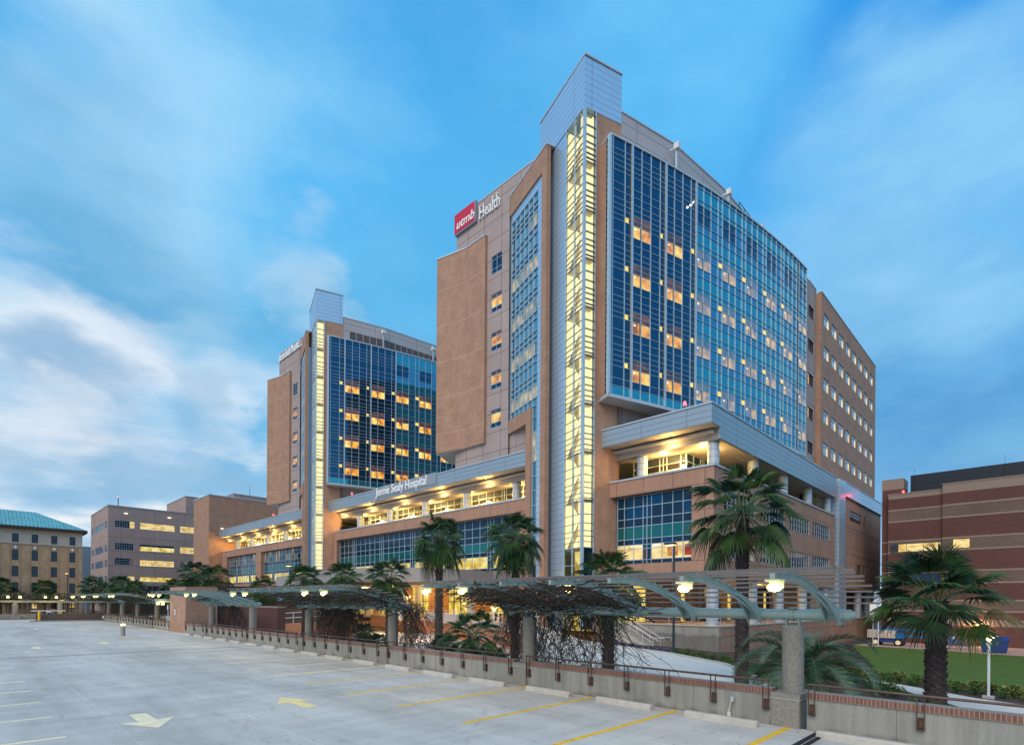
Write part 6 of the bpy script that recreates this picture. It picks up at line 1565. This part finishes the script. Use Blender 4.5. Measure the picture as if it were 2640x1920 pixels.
# ------------------------------------------------------------------ shrubs, hedges and beds
def shrub_mesh(seed, mats, r=0.38, h=0.5, n=210, ls=0.10):
    rnd = random.Random(seed); m = MB()
    for i in range(5):
        a = rnd.uniform(0, 6.28); m.tube([(0,0,-.03), (math.cos(a)*r*.3, math.sin(a)*r*.3, h*.5), (math.cos(a)*r*.6, math.sin(a)*r*.6, h*.85)], [.014, .01, .006], 'trunk', 3, cap=False)
    for i in range(n):
        a = rnd.uniform(0, 6.28); e = rnd.random()**.6; ph = rnd.uniform(.1, 1.5)
        p = Vector((math.cos(a)*math.cos(ph)*r*e*1.1, math.sin(a)*math.cos(ph)*r*e*1.1, h*.12 + math.sin(ph)*h*.85*e))
        u = Vector((math.cos(a)+rnd.uniform(-.6,.6), math.sin(a)+rnd.uniform(-.6,.6), rnd.uniform(.1, 1.3))).normalized(); w = u.cross(Vector((rnd.uniform(-1,1), rnd.uniform(-1,1), .5))).normalized(); s = ls*rnd.uniform(.7, 1.3)
        m.add([tuple(p), tuple(p+u*s*.5+w*s*.28), tuple(p+u*s), tuple(p+u*s*.5-w*s*.28)], [(0,1,2,3)], rnd.choice(mats))
    return mesh_of(m, 'shrub')
SG = [shrub_mesh(i, ['shrub1', 'shrub1', 'shrub2']) for i in (1, 2)]
SY = [shrub_mesh(i, ['shrub3', 'shrub1', 'shrub1'], .42, .48, 260, .13) for i in (3, 4)]
SD = [shrub_mesh(i, ['shrub2', 'shrub2', 'shrub1'], .5, .6, 260, .11) for i in (5, 6)]
SP = [shrub_mesh(i, ['bloom', 'shrub2', 'shrub1'], .35, .36, 200, .09) for i in (7,)]
def shrub_row(pts, meshes, base_label, group, sc=1.0, jitter=.12, seed=0):
    rnd = random.Random(seed)
    for i, (x, y) in enumerate(pts):
        x += rnd.uniform(-jitter, jitter); y += rnd.uniform(-jitter, jitter)
        o = bpy.data.objects.new('shrub', meshes[i % len(meshes)]); COL.objects.link(o); o.location = (x, y, zg(x, y)-.02); o.rotation_euler = (0, 0, rnd.uniform(0, 6.28)); s = sc*rnd.uniform(.85, 1.2); o.scale = (s, s, s*rnd.uniform(.85, 1.1))
        tag(o, base_label.format(ORD[i] if i < 30 else str(i+1)+'th'), 'shrub', group)
def along(path, step):
    out = []; carry = 0
    for a, b in zip(path, path[1:]):
        L_ = math.hypot(b[0]-a[0], b[1]-a[1]); s = carry
        while s < L_: out.append((a[0]+(b[0]-a[0])*s/L_, a[1]+(b[1]-a[1])*s/L_)); s += step
        carry = s - L_
    return out
shrub_row(along([(25.5, 8.4), (30.3, 11.0), (35.6, 14.9), (38.5, 20.2)], .72), SG, '{} bright green shrub from the right along the curb below the terrace wall', 'green shrubs along the driveway curb', 1.0, seed=1)
shrub_row(along([(38.8, 20.6), (39.6, 24.0), (39.9, 26.8)], .75), SP, '{} violet flowering plant from the right along the curb by the outdoor stair', 'violet flowers along the curb', .95, seed=2)
shrub_row(along([(38.4, 9.5), (37.0, 6.6), (36.6, 3.2), (36.2, 0.9), (34.9, -2.2), (34.0, -5)], .80), SY, '{} yellow-green shrub from the left between pale path and lawn', 'yellow-green shrubs between path and lawn', 1.15, seed=3)
shrub_row(along([(37.4, 8.7), (36.0, 5.8), (35.5, 3.0), (35.0, 0.6), (33.6, -2.4)], .95), SG, '{} dark green shrub from the left in front of the yellow-green row', 'dark green shrubs edging the path', .8, seed=4)
shrub_row(along([(33.2, 8.2), (31.0, 5.9), (28.2, 4.6)], .8), SG, '{} leafy shrub from the left on the near side of the pale path', 'leafy shrubs on the near side of the path', 1.1, seed=5)
shrub_row(along([(15.3, 31.6), (15.4, 39.5)], .68), SD, '{} dark hedge plant from the right, behind the wall between second and third pergola', 'hedge behind the deck wall', .95, .06, 6)
shrub_row(along([(15.6, 58.5), (15.6, 98.0)], 1.6), SD, '{} dark hedge plant from the near end behind the far stretch of deck wall', 'far hedge behind the deck wall', 2.3, .3, 7)
shrub_row(along([(22.6, 6.9), (19.0, 3.9), (17.0, 1.0)], .8), SD, '{} low plant from the left at the foot of the feather palm', 'low plants under the feather palm', .8, seed=8)
shrub_row([(27.1, 3.9), (26.4, 2.6), (26.7, 3.2)], SG, '{} tuft from the left at the foot of the thick-trunked palm', 'tufts under the thick palm', .6, seed=9)
w1_ = [at_z(px, 1668, -0.6) for px in (1320, 1260, 1200, 1150, 1100)]
shrub_row([(q.x, q.y) for q in w1_] , SG, '{} low shrub from the right at the foot of the orange forecourt wall', 'low shrubs below the forecourt wall', .7, seed=10)
a_, b_, c_, d_ = at_z(1330, 1700, -.6), at_z(1090, 1676, -.6), at_z(1090, 1690, -.6), at_z(1330, 1720, -.6)
tagq = drape('front_walk', [strip((a_.x, a_.y), (d_.x, d_.y), 3), strip((b_.x, b_.y), (c_.x, c_.y), 3)], 'path_conc', 0.05)
a_, b_ = at_z(1000, 1637, -.6), at_z(560, 1602, -.6)
drape('front_walk', [strip((a_.x, a_.y), (a_.x-2.5, a_.y-1.0), 3), strip((b_.x, b_.y), (b_.x-3.5, b_.y), 3)], 'path_conc', 0.054)
# green windscreen fence and a small ramp with pale rails left of the forecourt
p0 = at_d(566, 1590, 66); p1 = at_d(745, 1590, 58)
fq = Fr((p0.x, p0.y), (p1.x-p0.x, p1.y-p0.y)); Lf = math.hypot(p1.x-p0.x, p1.y-p0.y)
fn = thing('screen_fence', 'long dark green windscreen fence between the garden wall and the brick ramp', 'fence', (p0.x, p0.y, -0.6))
m1 = MB(fn.location); m1.fbox(fq, 0, Lf, -0.03, 0, -0.5, 1.55, 'teal_dark' if False else 'shrub2'); m1.build('screen', fn)
for i in range(8):
    m1 = MB(fn.location); q = fq.p(Lf*i/7, -0.06); m1.cyl(q[0], q[1], -0.6, 1.7, .035, .035, 'mull_dark', 8); m1.build('post', fn)
p0 = at_d(733, 1600, 50); p1 = at_d(905, 1600, 46)
rmp = thing('brick_ramp', 'short brick ramp with a pale rail and blue-grey base, left of the orange forecourt', 'ramp', (p0.x, p0.y, -0.6))
fq = Fr((p0.x, p0.y), (p1.x-p0.x, p1.y-p0.y)); Lf = math.hypot(p1.x-p0.x, p1.y-p0.y)
P = lambda s_, t_, z_: (*fq.p(s_, t_), z_)
m1 = MB(rmp.location); m1.add([P(0,0,-0.05),P(Lf,0,-0.4),P(Lf,0,1.3),P(0,0,0.75),P(0,-2,-0.05),P(Lf,-2,-0.4),P(Lf,-2,1.3),P(0,-2,0.75)], [(0,1,2,3),(3,2,6,7),(0,3,7,4)], 'plaza_brick'); m1.build('brick_side', rmp)
m1 = MB(rmp.location); m1.fbox(fq, 0.6, Lf*.55, -1, 0.06, -0.9, -0.2, 'sign_grey'); m1.build('base', rmp)
m1 = MB(rmp.location)
for z in (0.5, 0.95): m1.tube([P(0.1,0.05,0.75+z), P(Lf,0.05,1.3+z)], .03, 'white_metal', 6)
for i in range(8): s_ = .1+(Lf-.2)*i/7; m1.tube([P(s_,0.05,0.7+.55*s_/Lf), P(s_,0.05,1.72+.55*s_/Lf)], .025, 'white_metal', 6)
m1.build('handrail', rmp)

# ------------------------------------------------------------------ lamps, bollard, machine, bin, signs
def garden_lamp(x, y, h, label, group='pale garden lamps with saucer tops', power=55):
    z0 = zg(x, y); l = thing('garden_lamp', label, 'street lamp', (x, y, z0), 0, group)
    m = MB(l.location); m.box(x-.22, x+.22, y-.22, y+.22, z0, z0+.12, 'concrete_pale'); m.build('footing', l)
    m = MB(l.location); m.cyl(x, y, z0+.12, z0+h*.84, .06, .055, 'white_metal', 14); m.cyl(x, y, z0+h*.84, z0+h*.90, .095, .095, 'white_metal', 14); m.build('post', l)
    m = MB(l.location)
    for i in range(4): a = i*math.pi/2+.4; m.tube([(x, y, z0+h*.90), (x+.24*math.cos(a), y+.24*math.sin(a), z0+h*.985)], [.02, .028], 'lamp_warm', 6)
    m.cyl(x, y, z0+h*.90, z0+h*.94, .05, .03, 'lamp_warm', 10); m.build('lit_arms', l)
    m = MB(l.location); m.cyl(x, y, z0+h*.985, z0+h, .36, .30, 'white_metal', 24); m.build('saucer', l)
    point_light('lamp_light', (0, 0, h*.95), (1.0, .72, .35), power, .06, l)
q = at_z(2543, 1797, -1.62); garden_lamp(q.x-0.4, q.y-0.1, 3.02, 'pale post lamp with saucer top by the path, nearest one, right of the thick palm', power=120)
q = at_z(2264, 1661, -2.1); garden_lamp(q.x, q.y, 3.6, 'small distant post lamp beside the blue boom lift')
q = at_z(1273, 1668, -.6); garden_lamp(q.x, q.y, 3.1, 'post lamp standing before the orange forecourt wall')
q = at_d(1052, 1540, 50); garden_lamp(q.x, q.y, 4.0, 'post lamp before the round column of the entrance canopy')
def pole_lamp(px, base_y, top_y, d, label, arm=0):
    b_ = at_d(px, base_y, d); t_ = at_d(px, top_y, d); l = thing('pole_lamp', label, 'street lamp', (b_.x, b_.y, b_.z), 0, 'tall slim pole lamps')
    m = MB(l.location); m.cyl(b_.x, b_.y, b_.z, t_.z, .085, .06, 'mull_dark' if arm == 0 else 'trunk', 12); m.build('post', l)
    m = MB(l.location); m.box(b_.x-.35, b_.x+.10, b_.y-.12, b_.y+.5, t_.z-.06, t_.z+.10, 'mull_dark'); m.build('lamp_head', l)
    m = MB(l.location); m.box(b_.x-.32, b_.x+.08, b_.y-.1, b_.y+.46, t_.z-.08, t_.z-.06, 'lamp_warm'); m.build('lens', l)
pole_lamp(1736, 1677, 1402, 34, 'slim dark lamp pole in the shrub bed before the near podium window')
pole_lamp(174, 1585, 1477, 90, 'slim lamp pole in front of the old buff brick building')
pole_lamp(162, 1585, 1545, 88, 'short dark pole beside the slim lamp pole by the old building')
pole_lamp(748, 1560, 1457, 62, 'slim pole with a lit head in front of the left podium window')
# bollard with a glowing top standing on the deck
q = at_z(317, 1638, 0); bl = thing('light_bollard', 'squat brown bollard with glowing yellow top alone on the open deck', 'bollard', (q.x, q.y, 0))
m = MB(bl.location); m.cyl(q.x, q.y, 0, .80, .155, .155, 'concrete', 20); m.build('post', bl)
m = MB(bl.location); m.cyl(q.x, q.y, .80, .92, .15, .15, 'lamp_warm', 20); m.cyl(q.x, q.y, .92, .96, .155, .1, 'beam', 20); m.build('lamp', bl); point_light('lamp_light', (0, 0, 1.1), (1, .75, .25), 12, .05, bl)
# small sign on a thin post on the deck
q = at_x(433, 1625, 13.0); sp = thing('sign_post', 'thin post with a small blue and white parking sign before the fourth pergola', 'sign', (q.x, q.y, 0))
m = MB(sp.location); m.cyl(q.x, q.y, 0, 2.45, .03, .03, 'coping', 8); m.build('post', sp)
m = MB(sp.location); m.box(q.x-.04, q.x-.02, q.y-.16, q.y+.16, 1.95, 2.42, 'blue_paint'); m.box(q.x-.045, q.x-.04, q.y-.10, q.y+.10, 2.05, 2.3, 'sign_white'); m.build('sign_plate', sp)
q = at_d(2251, 1562, 60); sp = thing('sign_post', 'white rectangular sign on a post beside the last podium columns', 'sign', (q.x, q.y, -1.5))
m = MB(sp.location); m.cyl(q.x, q.y, -1.8, 3.3, .05, .05, 'coping', 8); m.build('post', sp)
m = MB(sp.location); m.box(q.x-.08, q.x-.04, q.y-.45, q.y+.35, 1.7, 3.0, 'sky_glass'); m.box(q.x-.085, q.x-.08, q.y-.40, q.y+.30, 1.75, 2.95, 'sign_white'); m.build('sign_plate', sp)
# parking gate and brick ramp wall at the deck entrance
GT = (11.0, 90.5, 0); gt = thing('ramp_wall', 'low brown brick wall with a dark kerb round the deck entrance ramp', 'wall', GT)
m = MB(GT); m.box(6.6, 13.4, 91.0, 91.4, -0.2, 0.95, 'grey_brick'); m.build('brick_wall', gt); m = MB(GT); m.box(6.0, 13.4, 90.2, 90.9, 0, 0.14, 'concrete'); m.build('kerb', gt)
for i, (x, y) in enumerate(((6.9, 90.6), (9.2, 92.0))):
    m = MB((x, y, 0)); m.cyl(x, y, 0, 1.25, .12, .12, 'yellow', 14); m.cyl(x, y, 1.25, 1.33, .12, .05, 'yellow', 14)
    top(m, 'bollard', ('left' if i == 0 else 'right') + ' yellow post at the parking gate', 'bollard', 'yellow posts at the parking gate')
pgt = thing('parking_gate', 'white and black ticket machine with a thin barrier at the deck entrance', 'gate', (8.0, 91.8, 0))
m = MB(pgt.location); m.box(7.7, 8.15, 91.6, 92.0, 0, 1.25, 'white_metal'); m.box(7.75, 8.1, 91.55, 91.6, .55, 1.1, 'black'); m.build('ticket_machine', pgt)
m = MB(pgt.location); m.box(6.2, 9.6, 91.75, 91.82, 1.3, 1.4, 'sign_white'); m.build('barrier_arm', pgt)
cn = at_d(118, 1540, 98)
# dark bin
q = at_z(2566, 1682, -2.3); dz = zg(q.x, q.y)
bn = thing('rubbish_skip', 'large blue steel rubbish skip against the red brick building', 'skip', (q.x, q.y, dz))
m = MB(bn.location); fr = Fr((q.x, q.y+1.1), (0, -1)); 
P = lambda s_, t_, z_: (*fr.p(s_, t_), z_)
prof = [(0, 0.12), (0, 1.75), (2.3, 1.95), (2.5, 1.7), (2.5, 0.12)]
vs = [P(0.0, 0, dz+.12), P(2.0, 0, dz+.12), P(2.2, 0.12, dz+1.35), P(-.1, 0.12, dz+1.35), P(0.0, -1.6, dz+.12), P(2.0, -1.6, dz+.12), P(2.2, -1.75, dz+1.75), P(-.1, -1.75, dz+1.75), P(2.2, -0.9, dz+1.8), P(-.1, -0.9, dz+1.8)]
m.add(vs, [(0,1,2,3), (1,5,6,8,2), (0,3,9,7,4), (3,2,8,9), (9,8,6,7), (4,7,6,5), (0,4,5,1)], 'bin_blue'); 
for s_ in (0.35, 0.85, 1.35, 1.8): m.fbox(fr, s_-.04, s_+.04, 0.0, .1, dz+.15, dz+1.3, 'bin_blue')
m.fbox(fr, -.2, 2.3, .05, .2, dz+1.28, dz+1.38, 'bin_blue'); m.build('body', bn)
m = MB(bn.location); m.fbox(fr, .1, .3, -1.5, 0, dz, dz+.12, 'black'); m.fbox(fr, 1.7, 1.9, -1.5, 0, dz, dz+.12, 'black'); m.build('skid', bn)
m = MB(bn.location); m.fbox(fr, 1.2, 1.35, .06, .11, dz+1.0, dz+1.2, 'sign_white'); m.build('sticker', bn)
# blue boom lift parked at the edge of the lawn
q = at_z(2330, 1664, -2.2); LX, LY = q.x, q.y; lz = zg(LX, LY)
bl_ = thing('boom_lift', 'blue articulated boom lift on rubber wheels parked by the red brick building', 'boom lift', (LX, LY, lz)); fr = Fr((LX, LY+3.2), (0, -1))
def fcyl(m, s_, z, t0, t1, r, mat): 
    vs = []; n = 20
    for t in (t0, t1):
        for i in range(n): a = 2*math.pi*i/n; p = fr.p(s_+r*math.cos(a), t); vs.append((p[0], p[1], z+r*math.sin(a)))
    m.add(vs, [(i,(i+1)%n,n+(i+1)%n,n+i) for i in range(n)] + [tuple(range(n-1,-1,-1)), tuple(range(n,2*n))], mat)
for (s_, t) in ((0.2, 0), (2.6, 0), (0.2, -2.0), (2.6, -2.0)):
    m = MB(bl_.location); fcyl(m, s_, lz+.48, t-.3, t, .48, 'tyre'); wh_ = m.build('wheel', bl_); m = MB(bl_.location); fcyl(m, s_, lz+.48, t, t+.03, .27, 'cream'); m.build('rim', wh_)
m = MB(bl_.location); m.fbox(fr, -.3, 3.1, -1.9, -.35, lz+.45, lz+.95, 'bin_blue'); m.build('chassis', bl_)
m = MB(bl_.location); m.fbox(fr, -.7, 2.3, -1.9, -.1, lz+1.0, lz+2.0, 'concrete_pale'); m.fbox(fr, 2.3, 3.2, -1.7, -.2, lz+1.0, lz+1.7, 'lift_blue'); 
for i in range(7): m.fbox(fr, -.6+.4*i, -.45+.4*i, -.1, -.07, lz+1.1, lz+1.9, 'beam')
m.build('turret', bl_)
def beam(m, s0, z0, s1, z1, t, w, mat):
    dx, dz_ = s1-s0, z1-z0; L_ = math.hypot(dx, dz_); nx, nz = -dz_/L_*w, dx/L_*w; vs = []
    for tt in (t-.14, t+.14):
        for (a, b) in ((s0+nx, z0+nz), (s1+nx, z1+nz), (s1-nx, z1-nz), (s0-nx, z0-nz)): p = fr.p(a, tt); vs.append((p[0], p[1], b))
    m.add(vs, [(0,1,2,3),(7,6,5,4),(0,4,5,1),(1,5,6,2),(2,6,7,3),(3,7,4,0)], mat)
m = MB(bl_.location); beam(m, .2, lz+2.25, 5.3, lz+1.95, -.8, .16, 'lift_blue'); beam(m, 2.6, lz+1.3, 5.6, lz+1.25, -.8, .13, 'lift_blue'); beam(m, 3.4, lz+1.95, 6.0, lz+1.9, -1.1, .09, 'white_metal'); m.build('lower_boom', bl_)
m = MB(bl_.location); beam(m, 5.2, lz+2.05, 7.6, lz+.5, -.8, .11, 'lift_blue'); beam(m, 5.5, lz+1.9, 6.2, lz+1.2, -.7, .05, 'lift_blue'); m.build('jib', bl_)
m = MB(bl_.location)
for (a, b) in ((7.5, 7.56), (9.3, 9.36)):
    for t in (-1.2, -.4): m.fbox(fr, a, b, t-.03, t+.03, lz+.4, lz+1.6, 'lift_blue')
for z in (.42, 1.0, 1.58): m.fbox(fr, 7.5, 9.36, -.42, -.38, lz+z, lz+z+.05, 'lift_blue'); m.fbox(fr, 7.5, 9.36, -1.22, -1.18, lz+z, lz+z+.05, 'lift_blue')
m.fbox(fr, 7.5, 9.36, -1.2, -.4, lz+.38, lz+.44, 'lift_blue'); m.fbox(fr, 7.8, 8.3, -.5, -.36, lz+.8, lz+1.5, 'lift_blue'); m.fbox(fr, 7.9, 8.1, -.36, -.34, lz+1.2, lz+1.5, 'white_metal'); m.build('basket', bl_)
